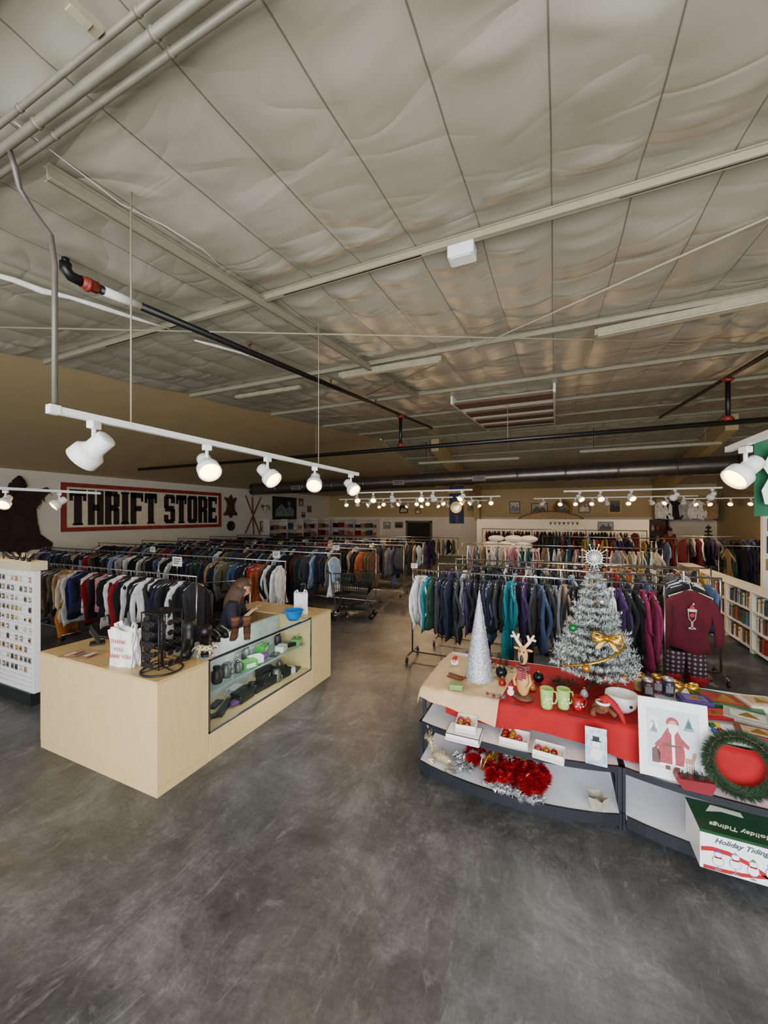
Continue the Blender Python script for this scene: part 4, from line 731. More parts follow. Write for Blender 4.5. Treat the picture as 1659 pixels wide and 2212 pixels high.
# ---------------------------------------------------------------- gondola
def bayf(x0, x1, y0, bulge, n=14): return [(x0+(x1-x0)*i/n, y0-bulge*sin(pi*i/n)**.8) for i in range(n+1)]
def bay(x0, x1, label):
    t = thing('gondola_shelf', label, 'shelf unit', ((x0+x1)/2, 3.5, 0))
    for nm, y0, z0, z1, bg, yb in (('base_shelf', 2.96, .1, .125, .12, 3.6), ('middle_shelf', 3.0, .4, .42, .1, 3.6)):
        fr = bayf(x0, x1, y0, bg); mm = MB(); mm.prism(fr+[(x1, yb), (x0, yb)], z0, z1); mm.build(nm, SHELFW, t, True)
        mm = MB(); top = z1+.004; bot = (.055 if nm[0] == 'b' else z0-.018)
        for i in range(len(fr)-1):
            a, b = fr[i], fr[i+1]; mm.add([(a[0], a[1]-.012, bot), (b[0], b[1]-.012, bot), (b[0], b[1]-.012, top), (a[0], a[1]-.012, top), (a[0], a[1]+.004, bot), (b[0], b[1]+.004, bot), (b[0], b[1]+.004, top), (a[0], a[1]+.004, top)], [(0, 1, 2, 3), (3, 2, 6, 7), (0, 4, 5, 1), (4, 7, 6, 5)])
        mm.build('edge_trim', DARKM, t, True)
    mm = MB(); mm.prism([(a, b+.06) for a, b in bayf(x0+.02, x1-.02, 2.98, .12)]+[(x1-.02, 3.6), (x0+.02, 3.6)], 0, .1); mm.build('plinth', BLACK, t, True)
    mm = MB(); mm.box(x0, x1, 3.12, 4.05, .62, .65); mm.build('top_shelf', SHELFW, t, True)
    mm = MB(); mm.box(x0, x1, 3.1, 3.12, .605, .655); mm.build('top_trim', DARKM, t, True)
    mm = MB(); mm.box(x0, x1, 3.6, 3.63, .02, .62); mm.build('back_panel', mat('gondola_back', (222, 225, 230), .6), t, True)
    for x in ((x0-.018, x0), (x1, x1+.018)):
        mm = MB(); mm.box(x[0], x[1], 2.99, 3.03, 0, .42); mm.box(x[0], x[1], 3.09, 3.14, .1, .62); mm.box(x[0], x[1], 3.56, 3.64, .0, .63); mm.box(x[0], x[1], 3.0, 3.6, .385, .42); mm.box(x[0], x[1], 3.1, 4.05, .6, .63); mm.box(x[0], x[1], 2.98, 3.6, .03, .12); mm.build('side_frame', DARKM, t, True)
    for (xa, xb) in ((x0+.05, x0+.1), (x1-.1, x1-.05)): mm = MB(); mm.box(xa, xb, 3.98, 4.03, 0, .62); mm.build('rear_post', DARKM, t, True)
bay(-1.0, .39, 'left bay of the dark framed curved display shelf with Christmas goods'); bay(.43, 1.83, 'right bay of the dark framed curved display shelf, cut by the frame edge')
def redc(u, v):
    x = -.82+1.55*u; fr = .16+.1*u*.5+.025*sin(u*9); tl = .92+fr; s = v*tl; rip = .006*noise.noise(V((x*6, s*6, 2)))
    if s < .92: return (x, 4.02-s, .657+max(0, rip))
    d = s-.92; return (x+.01*sin(x*20)*d*3, 3.088-.014*sin(x*16+1)*d*5-.01, .657-d)
mm = MB(); mm.grid(redc, 60, 40); tag(mm.build('red_cloth', RED, world=True, loc=(0, 3.5, .657)), 'red fabric cloth covering the Christmas display and hanging over its front', 'cloth')
beige = mat('beige_cloth', (204, 174, 132), .85, var=.08, bump=.2)
def beg(u, v):
    a = .3; x = (u-.5)*.72; y = (v-.5)*.98; X = -.71+x*cos(a)+y*sin(a)*.35; Y = 3.42-x*sin(a)*.6+y*cos(a); z = .669+.007*noise.noise(V((X*9, Y*9, 1)))
    if Y < 3.08: d = 3.08-Y; z -= d*.95; Y = 3.065-d*.2+.012*sin(X*22)
    if X < -1.03: d = -1.03-X; z -= d*1.1; X = -1.037-d*.25
    return (X, Y, z)
mm = MB(); mm.grid(beg, 40, 46); tag(mm.build('beige_cloth', beige, world=True, loc=(-.76, 3.5, .668)), 'beige cloth laid over the left end of the red cloth', 'cloth')
TT = .664
def tp(px, py, z=TT): return atz(px, py, z)
def needles(mm, p0, p1, n, L, mi=0, w=.0022, fwd=.5, spread=1.):
    ax = (p1-p0).normalized()
    for i in range(n):
        b = p0.lerp(p1, R.random()); r = V((R.gauss(0, 1), R.gauss(0, 1), R.gauss(0, 1))); r = (r-ax*r.dot(ax)).normalized()*spread+ax*fwd; r.normalize(); s = r.cross(V((R.random(), R.random(), R.random()))).normalized()*w
        mm.add([b-s, b+s, b+r*L*R.uniform(.7, 1.1)], [(0, 1, 2)], mi)
# frosted tree
p = V((.30, 3.66, TT)); t = thing('christmas_tree', 'small frosted artificial Christmas tree standing at the back of the display', 'christmas tree', p)
mm = MB(); mm.tube([(0, 0, .02), (0, 0, .98)], .012, 8, rr=[.016, .008]); mm.build('trunk', FRW, t)
mm = MB()
for a in range(3): mm.tube([(0, 0, .06), (.14*cos(a*2.09), .14*sin(a*2.09), .008)], .008, 6)
mm.build('stand', mat('stand_green', (30, 60, 40), .5), t)
g = MB(); w = MB()
for tier in range(13):
    z = .1+tier*.068; rad = .335*(1-tier/13.5)+.02; nb = max(6, int(16-tier*.8))
    for k in range(nb):
        a = 2*pi*(k+.5*(tier % 2))/nb+R.uniform(-.15, .15); L = rad*R.uniform(.82, 1.1); d = V((cos(a), sin(a), .28+R.uniform(-.1, .15)))
        p0 = V((0, 0, z)); p1 = p0+d*L; needles(g, p0+d*.02, p1, int(36+L*190), .034, 0); needles(w, p0.lerp(p1, .35), p1, int(32+L*150), .034, 0, .003)
        for e in (-1, 1):
            q0 = p0.lerp(p1, .5); q1 = q0+V((cos(a+e*.6), sin(a+e*.6), .25))*L*.42
            needles(g, q0, q1, 26, .03, 0); needles(w, q0.lerp(q1, .3), q1, 30, .031, 0, .003)
needles(g, V((0, 0, .9)), V((0, 0, 1.0)), 80, .035); needles(w, V((0, 0, .9)), V((0, 0, 1.0)), 60, .038, 0, .003)
g.build('branches', mat('fir_green', (56, 78, 68), .8, var=.3), t); w.build('frosted_tips', mat('frost', (216, 222, 222), .8, var=.06), t)
t2 = thing('star_topper', 'silver starburst topper on the tip of the frosted tree', 'tree topper', p+V((0, 0, 1.0)))
mm = MB()
for k in range(20):
    a = 2*pi*k/20; L = .11 if k % 2 == 0 else .08; mm.tube([(0, 0, .09), (cos(a)*L*.6, 0, .09+sin(a)*L*.6), (cos(a)*L, 0, .09+sin(a)*L)], .004, 6, rr=[.003, .004, .0015])
    if k % 2 == 0: mm.ball((cos(a)*L, 0, .09+sin(a)*L), .008, 0, 8)
mm.tube([(cos(a*pi/10)*.06, 0, .09+sin(a*pi/10)*.06) for a in range(20)], .004, 6, closed=True)
mm.build('rays', mat('topper_silver', (228, 228, 230), .35, .4), t2); mm = MB(); mm.ball((0, -.008, .09), .026, 0, 12, (1, .5, 1)); mm.build('centre', mat('topper_centre', (235, 235, 235), .2), t2); mm = MB(); mm.tube([(0, 0, .07), (0, 0, -.03)], .008, 8); mm.build('socket', SILV, t2)
def bow(loc, s, mt, label, rz=0):
    t = thing('bow', label, 'bow', loc, rz)
    for e in (-1, 1):
        for k in range(2):
            mm = MB(); mm.tube([(0, 0, 0), (e*.04*s, -.01, (.03-.03*k)*s), (e*.085*s, -.012, (.035-.045*k)*s), (e*.09*s, -.008, (.005-.03*k)*s), (e*.05*s, -.02, (-.006-.015*k)*s), (0, -.005, 0)], .017*s, 8, sx=.25); mm.build('loop', mt, t)
        mm = MB(); mm.grid(lambda u, v: (e*(.01+.05*v)*s+(u-.5)*.03*s, -.01, -.085*v*s), 3, 6); mm.build('tail', mt, t)
    mm = MB(); mm.ball((0, -.015, 0), .016*s, 0, 10); mm.build('knot', mt, t)
bow((.36, 3.37, 1.17), 1.05, GOLD, 'gold ribbon bow tied on the front of the frosted tree', -.1)
mm = MB(); mm.tube([((.31-.28*f)*cos(-2.6+7*f), (.31-.28*f)*sin(-2.6+7*f), .2+.72*f) for f in [i/60 for i in range(61)]], .011, 6, sx=.2); o = mm.build('ribbon', GOLD, loc=p); tag(o, 'thin gold ribbon wound around the frosted tree', 'ribbon')
def bauble(loc, r, mt, label, group=None):
    t = thing('bauble', label, 'ornament', loc, 0, group); mm = MB(); mm.ball((0, 0, 0), r, 0, 16); mm.build('ball', mt, t); mm = MB(); mm.lathe([(r*.28, 0), (r*.28, r*.22), (0, r*.24)], 10, 0, T(0, 0, r*.95)); mm.build('cap', GOLD, t); return t
GB = mat('bauble_green', (26, 120, 60), .18, .5); RB = mat('bauble_red', (150, 12, 22), .18, .4); DB = mat('bauble_dark', (24, 36, 40), .12, .5); PB = mat('bauble_pink', (190, 44, 90), .2, .4); YB = mat('bauble_gold', (190, 130, 50), .2, .7)
bauble((.13, 3.45, 1.2), .032, GB, 'green glass bauble on the left of the frosted tree'); bauble((.22, 3.36, .92), .03, YB, 'gold bauble low on the frosted tree'); bauble((.49, 3.47, .85), .028, YB, 'gold bauble low on the right of the frosted tree'); bauble((.34, 3.5, 1.42), .024, SILV, 'silver bauble near the top of frosted tree')
# cone tree
p = tp(1033, 1472); t = thing('cone_tree', 'tall glittering silver cone tree on the left of the display', 'ornament', (p.x, p.y+.05, TT))
mm = MB(); mm.lathe([(.125, 0), (.125, .012), (.004, .78), (0, .79)], 28); mm.build('cone', mat('cone_silver', (184, 190, 198), .35, .4, .4, 60, .6), t)
mm = MB()
for k in range(7):
    z = .06+k*.1; mm.tube([((.126*(1-(z+.01*sin(a*.9+k)+a*.003)/.79)+.002)*cos(a*2*pi/24), (.126*(1-(z+.01*sin(a*.9+k)+a*.003)/.79)+.002)*sin(a*2*pi/24), z+.01*sin(a*.9+k)+a*.003) for a in range(25)], .003, 5)
mm.build('tinsel_wrap', SILV, t)
# reindeer figure
p = tp(1130, 1508); t = thing('reindeer_figure', 'tall wooden reindeer figure with plaid scarf standing on red cloth', 'figurine', (p.x, p.y, TT), -.3)
TW = mat('toy_wood', (190, 142, 84), .55, var=.1, stretch=(1, 1, .2)); mm = MB(); mm.lathe([(.0, 0), (.075, 0), (.078, .008), (.075, .018), (0, .018)], 20, 0, SC(1.0, .8, 1)); mm.build('base', FRW, t)
mm = MB(); mm.ball((0, 0, .12), .056, 0, 16, (.95, .6, 1.85)); mm.build('body', TW, t); mm = MB(); mm.ball((0, -.005, .34), .042, 0, 16, (.95, .6, 1.8)); mm.build('head', TW, t)
mm = MB(); mm.ball((0, -.03, .315), .015, 0, 10, (1, .5, 2.2)); mm.build('nose', BLACK, t)
for e in (-1, 1):
    mm = MB(); mm.ball((e*.016, -.026, .372), .007, 0, 8); mm.build('eye', BLACK, t)
    mm = MB(); mm.ball((e*.052, 0, .385), .022, 0, 8, (1.2, .3, .5)); mm.build('ear', TW, t)
    mm = MB(); mm.tube([(e*.015, 0, .405), (e*.05, 0, .45), (e*.085, 0, .51)], .011, 8, rr=[.012, .013, .008]); mm.tube([(e*.05, 0, .45), (e*.035, 0, .5)], .01, 8); mm.tube([(e*.066, 0, .475), (e*.1, 0, .47)], .009, 8); mm.build('antler', mat('antler_cream', (232, 215, 180), .6), t)
    mm = MB(); mm.tube([(e*.045, 0, .2), (e*.068, -.02, .14), (e*.045, -.04, .1)], .012, 8); mm.build('arm', TW, t)
PR = plaid_mat('scarf_plaid', (60, 24, 28), (170, 80, 80), 20, (120, 34, 40)); mm = MB(); mm.tube([(.042*cos(a*pi/8), .032*sin(a*pi/8), .245) for a in range(16)], .022, 8, closed=True); mm.grid(lambda u, v: (-.03+u*.04, -.04, .25-.1*v), 3, 4); mm.grid(lambda u, v: (.005+u*.035, -.042, .25-.08*v), 3, 4); mm.build('scarf', PR, t)
# mugs
def mug(p, r, h, mts, label, rz):
    t = thing('mug', label, 'mug', p, rz); mm = MB(); mm.lathe([(0, 0), (r*.8, 0), (r*.86, h*.1), (r, h), (r*.93, h), (r*.8, h*.12), (0, h*.1)], 24); mm.build('cup', mts[0], t)
    mm = MB(); mm.tube([(r*.9, 0, h*.85), (r*1.5, 0, h*.8), (r*1.6, 0, h*.5), (r*1.35, 0, h*.25), (r*.86, 0, h*.2)], h*.045, 8); mm.build('handle', mts[0], t)
    for k in range(5): mm = MB(); mm.disc((k-2)*r*.32, h*(.35+.25*(k % 2)), r*.12, r*.16, 0, .004, 0, MF(0, -r*.94, 0) if abs(k-2) < 2 else MF(0, -r*.66, 0), 10); mm.build('painted_dot', mts[1], t)
GRM = mat('mug_green', (152, 190, 100), .3, var=.15); p = tp(1181, 1528); mug(p, .047, .145, (GRM, mat('mug_pat', (235, 240, 215), .4)), 'tall light green patterned mug, left of the two', .3); p = tp(1217, 1529); mug(p, .047, .145, (GRM, MC['mug_pat']), 'tall light green patterned mug, right of the two', .5); p = tp(1248, 1532); mug(p, .04, .095, (mat('mug_red', (150, 16, 24), .3), WHITE), 'small red mug with white pattern beside the green mugs', .4)
# plush bear with hat, bowl
p = tp(1300, 1547); t = thing('plush_bear', 'small brown plush bear wearing a red hat with white trim', 'soft toy', (p.x, p.y+.03, TT), .3); t.scale = (.85, .85, .85)
PL = mat('plush_brown', (110, 66, 40), .95, bump=.4, var=.2); mm = MB(); mm.ball((0, .02, .05), .06, 0, 14, (1.1, 1, .85)); mm.ball((0, -.04, .085), .045, 0, 14); mm.ball((0, -.08, .075), .02, 0, 8)
for e in (-1, 1): mm.tube([(e*.04, 0, .06), (e*.08, -.03, .03), (e*.09, -.06, .02)], .02, 8); mm.ball((e*.04, -.03, .12), .014, 0, 8)
mm.build('body', PL, t); mm = MB(); mm.tube([(0, -.03, .12), (.03, -.03, .15), (.07, -.05, .12), (.11, -.1, .06), (.13, -.13, -.02)], .03, 10, rr=[.044, .036, .027, .02, .013]); h_ = mm.build('hat', mat('hat_red', (160, 10, 18), .85), t); mm = MB(); mm.tube([(.046*cos(a*pi/8), -.03+.046*sin(a*pi/8), .115) for a in range(16)], .011, 8, closed=True); mm.ball((.132, -.14, -.032), .02, 0, 10); mm.build('hat_trim', mat('fleece_white', (240, 238, 232), .95), h_)
p = tp(1345, 1540); t = thing('ceramic_bowl', 'white ceramic bowl with black eye spots behind the framed print', 'bowl', (p.x, p.y+.05, TT)); mm = MB(); mm.lathe([(0, 0), (.06, 0), (.095, .04), (.11, .1), (.105, .125), (.098, .12), (.09, .05), (0, .015)], 26); mm.build('body', mat('ceramic_white', (238, 236, 232), .2), t)
for e in (-1, 1): mm = MB(); mm.ball((e*.045, -.095, .07), .012, 0, 8); mm.build('spot', BLACK, t)
for i, (px, py, r, lb) in enumerate([(1083, 1452, .05, 'dark glass ball behind the cone tree'), (1163, 1462, .045, 'dark shiny ball right of the reindeer figure')]):
    p = tp(px, py+12); bauble((p.x, p.y, TT+r), r, DB, lb)
mm = MB(); p = tp(1075, 1455); fird = mat('fir_dark', (28, 52, 38), .8)
for k in range(40): a = R.uniform(0, 6.28); q = V((p.x+.1*cos(a), p.y+.1+.06*sin(a), TT+.02)); needles(mm, q, q+V((R.uniform(-.06, .06), R.uniform(-.05, .05), R.uniform(.02, .12))), 26, .03)
tag(mm.build('fir_sprig', fird, world=True, loc=(p.x, p.y, TT)), 'dark green fir sprig lying behind the cone tree', 'fir sprig')
mm = MB(); p = tp(1220, 1490)
for k in range(30): q = V((p.x+R.uniform(-.1, .1), p.y+R.uniform(0, .1), TT+.015)); needles(mm, q, q+V((R.uniform(-.06, .06), R.uniform(-.03, .05), R.uniform(.01, .06))), 24, .028)
tag(mm.build('fir_sprig', fird, world=True, loc=(p.x, p.y, TT)), 'dark green fir sprig lying under the frosted tree', 'fir sprig')
p = tp(982, 1440); t = thing('santa_ornament', 'small white and red bearded head ornament on the beige cloth', 'ornament', (p.x, p.y, TT+.012)); mm = MB(); mm.ball((0, 0, .03), .033, 0, 12, (1.2, .9, .9)); mm.build('beard', mat('fleece_white2', (238, 236, 230), .9), t); mm = MB(); mm.ball((0, -.014, .045), .02, 0, 10); mm.build('face', SKIN, t); mm = MB(); mm.tube([(0, 0, .055), (.01, 0, .08), (.03, 0, .085)], .02, 8, rr=[.024, .016, .006]); mm.build('cap', MC['hat_red'], t)
p = tp(985, 1490); t = thing('gift_box', 'small green patterned gift box on the beige cloth', 'box', (p.x, p.y, TT+.012), .2); mm = MB(); mm.box(-.05, .05, -.04, .04, 0, .035); mm.build('carton', mat('box_green', (110, 150, 80), .6, var=.3, sc=60), t, bev=.002); mm = MB(); mm.box(-.052, .052, -.042, .042, .028, .042); mm.build('lid', mat('box_green2', (130, 165, 95), .6, var=.3, sc=60), t, bev=.002)
p = tp(985, 1468); t = thing('wooden_ornament', 'flat wooden sleigh ornament lying behind the green gift box', 'ornament', (p.x, p.y, TT+.012), -.3)
mm = MB(); mm.box(-.07, .07, -.012, .012, .012, .03); mm.build('deck', FRW, t)
for e in (-.02, .02): mm = MB(); mm.tube([(-.08, e, .006), (.06, e, .006), (.085, e, .02), (.08, e, .035)], .005, 6); mm.build('runner', RB, t)
for i in range(3):
    p = tp(1055+i*14, 1505+i*5); t = thing('tassel', 'small grey and red tassel ornament near the cone tree, %s from left' % ordw(i+1), 'ornament', (p.x, p.y, TT+.012), i*.6); mm = MB(); mm.tube([(0, 0, .012), (.05, 0, .01)], .012, 8, rr=[.005, .014]); mm.build('skirt', FAB['grey'], t); mm = MB(); mm.ball((-.008, 0, .012), .012, 0, 8); mm.build('bead', RB, t)
p = tp(1103, 1502); t = thing('snowman_ornament', 'tiny white snowman ornament left of the reindeer figure', 'ornament', (p.x, p.y, TT)); mm = MB(); mm.ball((0, 0, .026), .028, 0, 12); mm.ball((0, 0, .065), .02, 0, 12); mm.build('body', MC['fleece_white2'], t); mm = MB(); mm.lathe([(.022, 0), (.022, .003), (.013, .004), (.013, .022), (0, .022)], 12, 0, T(0, 0, .08)); mm.build('hat', MC['hat_red'], t)
for i, (px, py, lb, rgb) in enumerate([(1150, 1490, 'small gold pine cone ornament right of the reindeer figure', (170, 120, 60)), (1085, 1480, 'small red star shaped ornament by the cone tree', (150, 20, 26)), (1262, 1505, 'small silver bell ornament under the frosted tree', (190, 190, 195)), (1335, 1500, 'small amber candle holder right of the frosted tree', (180, 110, 60))]):
    p = tp(px, py); t = thing('ornament', lb, 'ornament', (p.x, p.y, TT)); mm = MB(); mm.lathe([(0, 0), (.026, .0), (.032, .018), (.022, .045), (.008, .058), (0, .06)], 14); mm.build('body', mat('orn%d' % i, rgb, .35, .3), t); mm = MB(); mm.tube([(.008*cos(a*pi/4), 0, .066+.008*sin(a*pi/4)) for a in range(8)], .0025, 5, closed=True); mm.build('loop', GOLD, t)
for i, (px, py, rgb, lb) in enumerate([(1402, 1500, (60, 40, 44), 'dark snowman tin left of the jars behind the print'), (1422, 1492, (90, 30, 40), 'dark red candle jar behind the framed print'), (1447, 1498, (40, 44, 58), 'dark blue jar right of the candle jar'), (1385, 1488, (195, 160, 90), 'amber jar farthest left behind the print')]):
    p = tp(px, py+8); t = thing('jar', lb, 'jar', (p.x, p.y+.05, TT)); mm = MB(); mm.lathe([(0, 0), (.042, 0), (.045, .01), (.045, .1), (.036, .115), (0, .115)], 16); mm.build('body', mat('jar%d' % i, rgb, .2, var=.3, sc=40), t); mm = MB(); mm.lathe([(.038, 0), (.038, .022), (0, .024)], 16, 0, T(0, 0, .115)); mm.build('lid', [SILV, GOLD, SILV, GOLD][i], t); mm = MB(); mm.box(-.025, .025, -.047, -.043, .03, .085); mm.build('paper_label', FAB['grey'], t)
p = tp(1480, 1500); bow((p.x, p.y, TT+.07), .9, GOLD, 'gold bow lying behind the purple book')
def flatbox(px, py, w, d, h, rz, rgb, name, label, lidc, cat='box'):
    p = tp(px, py); t = thing(name, label, cat, (p.x, p.y, TT), rz); mm = MB(); mm.box(-w/2, w/2, -d/2, d/2, 0, h); mm.build('carton', mat('fb_%s%d' % (name, px), rgb, .35, var=.15), t, bev=.002)
    mm = MB(); mm.box(-w*.36, w*.36, -d*.34, d*.34, h, h+.002); mm.prism([(-w*.2, -d*.2), (w*.25, -d*.2), (0, d*.3)], h+.002, h+.003, 1); mm.build('cover_art', [mat('fba%d' % px, lidc, .5, var=.3, sc=30), GOLD], t)
flatbox(1500, 1520, .2, .14, .045, .1, (60, 44, 108), 'book', 'purple book lying right of the framed print', (96, 80, 144), 'book'); flatbox(1566, 1518, .4, .26, .03, -.15, (16, 92, 40), 'gift_box', 'wide green gift box with red picture at right of display', (140, 26, 28)); flatbox(1615, 1555, .26, .18, .03, -.3, (150, 150, 140), 'card_packet', 'grey packet of cards in front of the green gift box', (190, 186, 176)); flatbox(1640, 1590, .24, .16, .025, -.2, (104, 46, 46), 'card_packet', 'reddish packet of cards at right edge above the wreath', (176, 146, 116)); flatbox(1545, 1545, .22, .15, .02, .3, (150, 18, 24), 'card_packet', 'red packet of cards beside the purple book', (180, 40, 40))
flatbox(1640, 1528, .22, .2, .05, .2, (195, 185, 165), 'gift_box', 'cream gift box at right edge of display', (160, 120, 80))
for i in range(4):
    p = tp(1537+9*(i % 2)+3*i, 1572+12*(i//2)); bauble((p.x, p.y, TT+.018), .018, [GB, mat('bauble_yellow', (220, 190, 40), .25), mat('bauble_blue', (40, 80, 190), .2), RB][i], '%s small bauble beside the framed print' % ['green', 'yellow', 'blue', 'red'][i])
# white framed print
t = thing('framed_print', 'white framed print of a red robed bearded man leaning on the shelf', 'picture', (.69, 2.99, .424))
Mp = T(.69, 2.975, .425) @ RX(radians(-9)) @ basis((0, 0, 0), (1, 0, 0), (0, 0, 1), (0, -1, 0)); W_, H_ = .37, .48
mm = MB(); mm.box(-W_/2, W_/2, 0, H_, 0, .012, 0, Mp); mm.build('mount', mat('mount_white', (240, 240, 240), .5, var=.02), t, True)
mm = MB(); mm.box(-.14, .14, .06, .42, .012, .013, 0, Mp); mm.build('picture_sheet', mat('sheet', (206, 213, 220), .6, var=.08, sc=12), t, True)
mm = MB(); q = .013
mm.prism([(-.075, .09), (.05, .085), (.06, .16), (.05, .25), (.02, .31), (-.03, .31), (-.06, .25), (-.085, .16)], q, q+.001, 1, Mp)
mm.prism([(-.06, .25), (-.1, .2), (-.09, .18), (-.05, .21)], q, q+.0015, 1, Mp); mm.prism([(.045, .26), (.085, .22), (.08, .2), (.04, .22)], q, q+.0015, 1, Mp)
mm.disc(0, .345, .034, .034, q, q+.001, 1, Mp); mm.disc(0, .335, .022, .025, q, q+.002, 2, Mp); mm.prism([(-.028, .335), (.028, .335), (.02, .29), (0, .26), (-.02, .29)], q, q+.003, 3, Mp); mm.box(-.075, .05, .08, .095, q, q+.002, 3, Mp); mm.box(-.008, .008, .09, .27, q, q+.002, 3, Mp); mm.box(-.045, -.02, .06, .085, q, q+.002, 4, Mp); mm.box(.005, .03, .06, .085, q, q+.002, 4, Mp); mm.box(-.055, .045, .2, .212, q, q+.0025, 4, Mp)
mm.prism([(-.115, .09), (-.075, .09), (-.07, .15), (-.09, .19), (-.115, .17)], q, q+.001, 4, Mp)
mm.prism([(.06, .12), (.1, .12), (.115, .16), (.12, .19), (.1, .185), (.095, .15), (.06, .15)], q, q+.001, 5, Mp)
for x in (.065, .078, .09, .1): mm.box(x, x+.005, .065, .125, q, q+.001, 5, Mp)
for (x, z, s) in ((.085, .33, .05), (-.1, .29, .035)):
    for k in range(3): mm.prism([(x-s*(1-.25*k)/1.6, z+k*s*.35-.02), (x+s*(1-.25*k)/1.6, z+k*s*.35-.02), (x, z+k*s*.35+.03)], q, q+.001, 6, Mp)
mm.disc(-.105, .35, .022, .022, q, q+.001, 3, Mp); mm.disc(-.105, .315, .028, .028, q, q+.001, 3, Mp)
mm.build('painting', [A[5], mat('robe_red', (150, 54, 66), .6, var=.2, sc=40), SKIN, mat('p_white', (238, 236, 232), .6), mat('p_brown', (90, 66, 60), .6), mat('p_deer', (170, 130, 102), .6), mat('p_green', (120, 142, 144), .6)], t, True)
t = thing('sleigh_planter', 'small red sleigh planter with fir sprigs in front of the print', 'planter', (.79, 2.93, .424)); mm = MB(); mm.prism([(-.07, 0), (.07, .0), (.085, .05), (.09, .075), (-.09, .06), (-.1, .09), (-.11, .05)], -.035, .035, 0, MF(.79, 2.93, .426)); mm.build('body', mat('sleigh_red', (120, 14, 28), .5), t, True); mm = MB()
for k in range(12): q = V((.79+R.uniform(-.07, .07), 2.93+R.uniform(-.02, .02), .485)); needles(mm, q, q+V((R.uniform(-.03, .03), 0, R.uniform(.02, .05))), 24, .026)
mm.build('sprigs', fird, t, True)
p = aty(1288, 1645, 2.945); t = thing('snowman_card', 'silvery picture card with a snowman propped on the middle shelf', 'card', (p.x, 2.95, .424)); Mp = T(p.x, 2.945, .425) @ RX(radians(-10)) @ basis((0, 0, 0), (1, 0, 0), (0, 0, 1), (0, -1, 0)); mm = MB(); mm.box(-.065, .065, 0, .235, 0, .006, 0, Mp); mm.build('sheet', mat('card_silver', (150, 172, 190), .25, .3, .4, 30), t, True); mm = MB(); mm.disc(0, .07, .035, .04, .006, .008, 0, Mp); mm.disc(0, .13, .025, .027, .006, .008, 0, Mp); mm.box(-.02, .02, .15, .18, .006, .009, 1, Mp); mm.box(-.03, .03, .148, .154, .006, .009, 1, Mp); mm.build('snowman', [WHITE, DB], t, True)
def tray(px, py, w, d, h, z, label, n, mts, rz=0):
    p = atz(px, py, z); t = thing('ornament_box', label, 'box', (p.x, p.y, z), rz); mm = MB(); k = .004
    mm.box(-w/2, w/2, -d/2, d/2, 0, k)
    for (a, b, c, e) in ((-w/2, w/2, -d/2, -d/2+k), (-w/2, w/2, d/2-k, d/2), (-w/2, -w/2+k, -d/2, d/2), (w/2-k, w/2, -d/2, d/2)): mm.box(a, b, c, e, 0, h)
    if not n: mm.box(-w/2, w/2, -d/2, d/2, h-k, h)
    mm.build('tray', mat('box_white', (238, 236, 232), .5, var=.03), t)
    mm = MB(); mm.box(-w/2-.001, w/2+.001, -d/2-.002, -d/2-.0005, h*.15, h*.5); mm.build('label_strip', mat('box_label', (206, 196, 196), .5), t)
    r = .024; nx = max(1, int((w-.01)/(2*r+.003)))
    for i in range(n):
        x = -w/2+.006+r+(i % nx)*(2*r+.003); y = -d/2+.006+r+(i//nx)*(2*r+.003)
        if y > d/2-r: break
        q = Matrix.Rotation(rz, 3, 'Z') @ V((x, y, 0)); bauble((p.x+q.x, p.y+q.y, z+.006+r), r, mts[i % len(mts)], 'bauble in the %s, %s counted from front left' % (label.split(' with')[0], ordw(i+1)), 'baubles in boxes')
MZ = .4215
tray(1003, 1595, .25, .17, .06, MZ, 'wide white box with lid at left of middle shelf', 0, [RB]); tray(1008, 1572, .15, .17, .06, MZ+.062, 'upper white box with baubles on the wide box', 8, [RB, PB, YB], .1); tray(1112, 1602, .2, .16, .055, MZ, 'middle white box with baubles on the middle shelf', 8, [RB, YB, PB], -.05); tray(1186, 1634, .2, .14, .06, MZ, 'right white box with baubles on the middle shelf', 8, [YB, RB, GB, PB], -.1)
# tinsel on the base shelf
def tinsel(pts, mt, label, n=900, L=.045, w=.0042):
    mm = MB(); P = [V(p) for p in pts]
    for i in range(len(P)-1): needles(mm, P[i], P[i+1], n//(len(P)-1), L, 0, w, .2)
    for v in mm.v: v.z = max(v.z, .128)
    mm.tube(P, .006, 6); return tag(mm.build('tinsel_garland', mt, world=True, loc=P[0]), label, 'tinsel')
def heap(pxy, k, hgt=.1):
    out = []
    for i in range(k+1):
        f = i/k*(len(pxy)-1); j = min(int(f), len(pxy)-2); a, b = V(pxy[j]), V(pxy[j+1]); c = a.lerp(b, f-j); p = atz(c.x+R.uniform(-8, 8), c.y+R.uniform(-8, 8), .15); out.append((p.x, p.y+.03, .15+hgt*abs(sin(i*1.7+.4))))
    return out
RT = mat('tinsel_red', (176, 6, 18), .3, .4)
tinsel(heap([(975, 1650), (1000, 1668), (985, 1680), (1015, 1690), (1000, 1660)], 20, .1), SILV, 'silver tinsel garland heaped at left beside the champagne deer', 3000, .045)
tinsel(heap([(1005, 1650), (1060, 1640), (1115, 1645), (1060, 1662), (1010, 1670), (1065, 1682), (1120, 1672), (1110, 1695), (1050, 1700), (1090, 1715), (1125, 1655)], 60, .14), RT, 'red tinsel garland heaped in the middle of the bottom shelf', 15000, .045)
tinsel(heap([(1095, 1640), (1150, 1650), (1100, 1668), (1165, 1675), (1110, 1692), (1180, 1698), (1110, 1714), (1188, 1718), (1125, 1732), (1180, 1736), (1150, 1690), (1095, 1660)], 64, .14), RT, 'red tinsel garland heaped at the right end of the tinsel', 17000, .045)
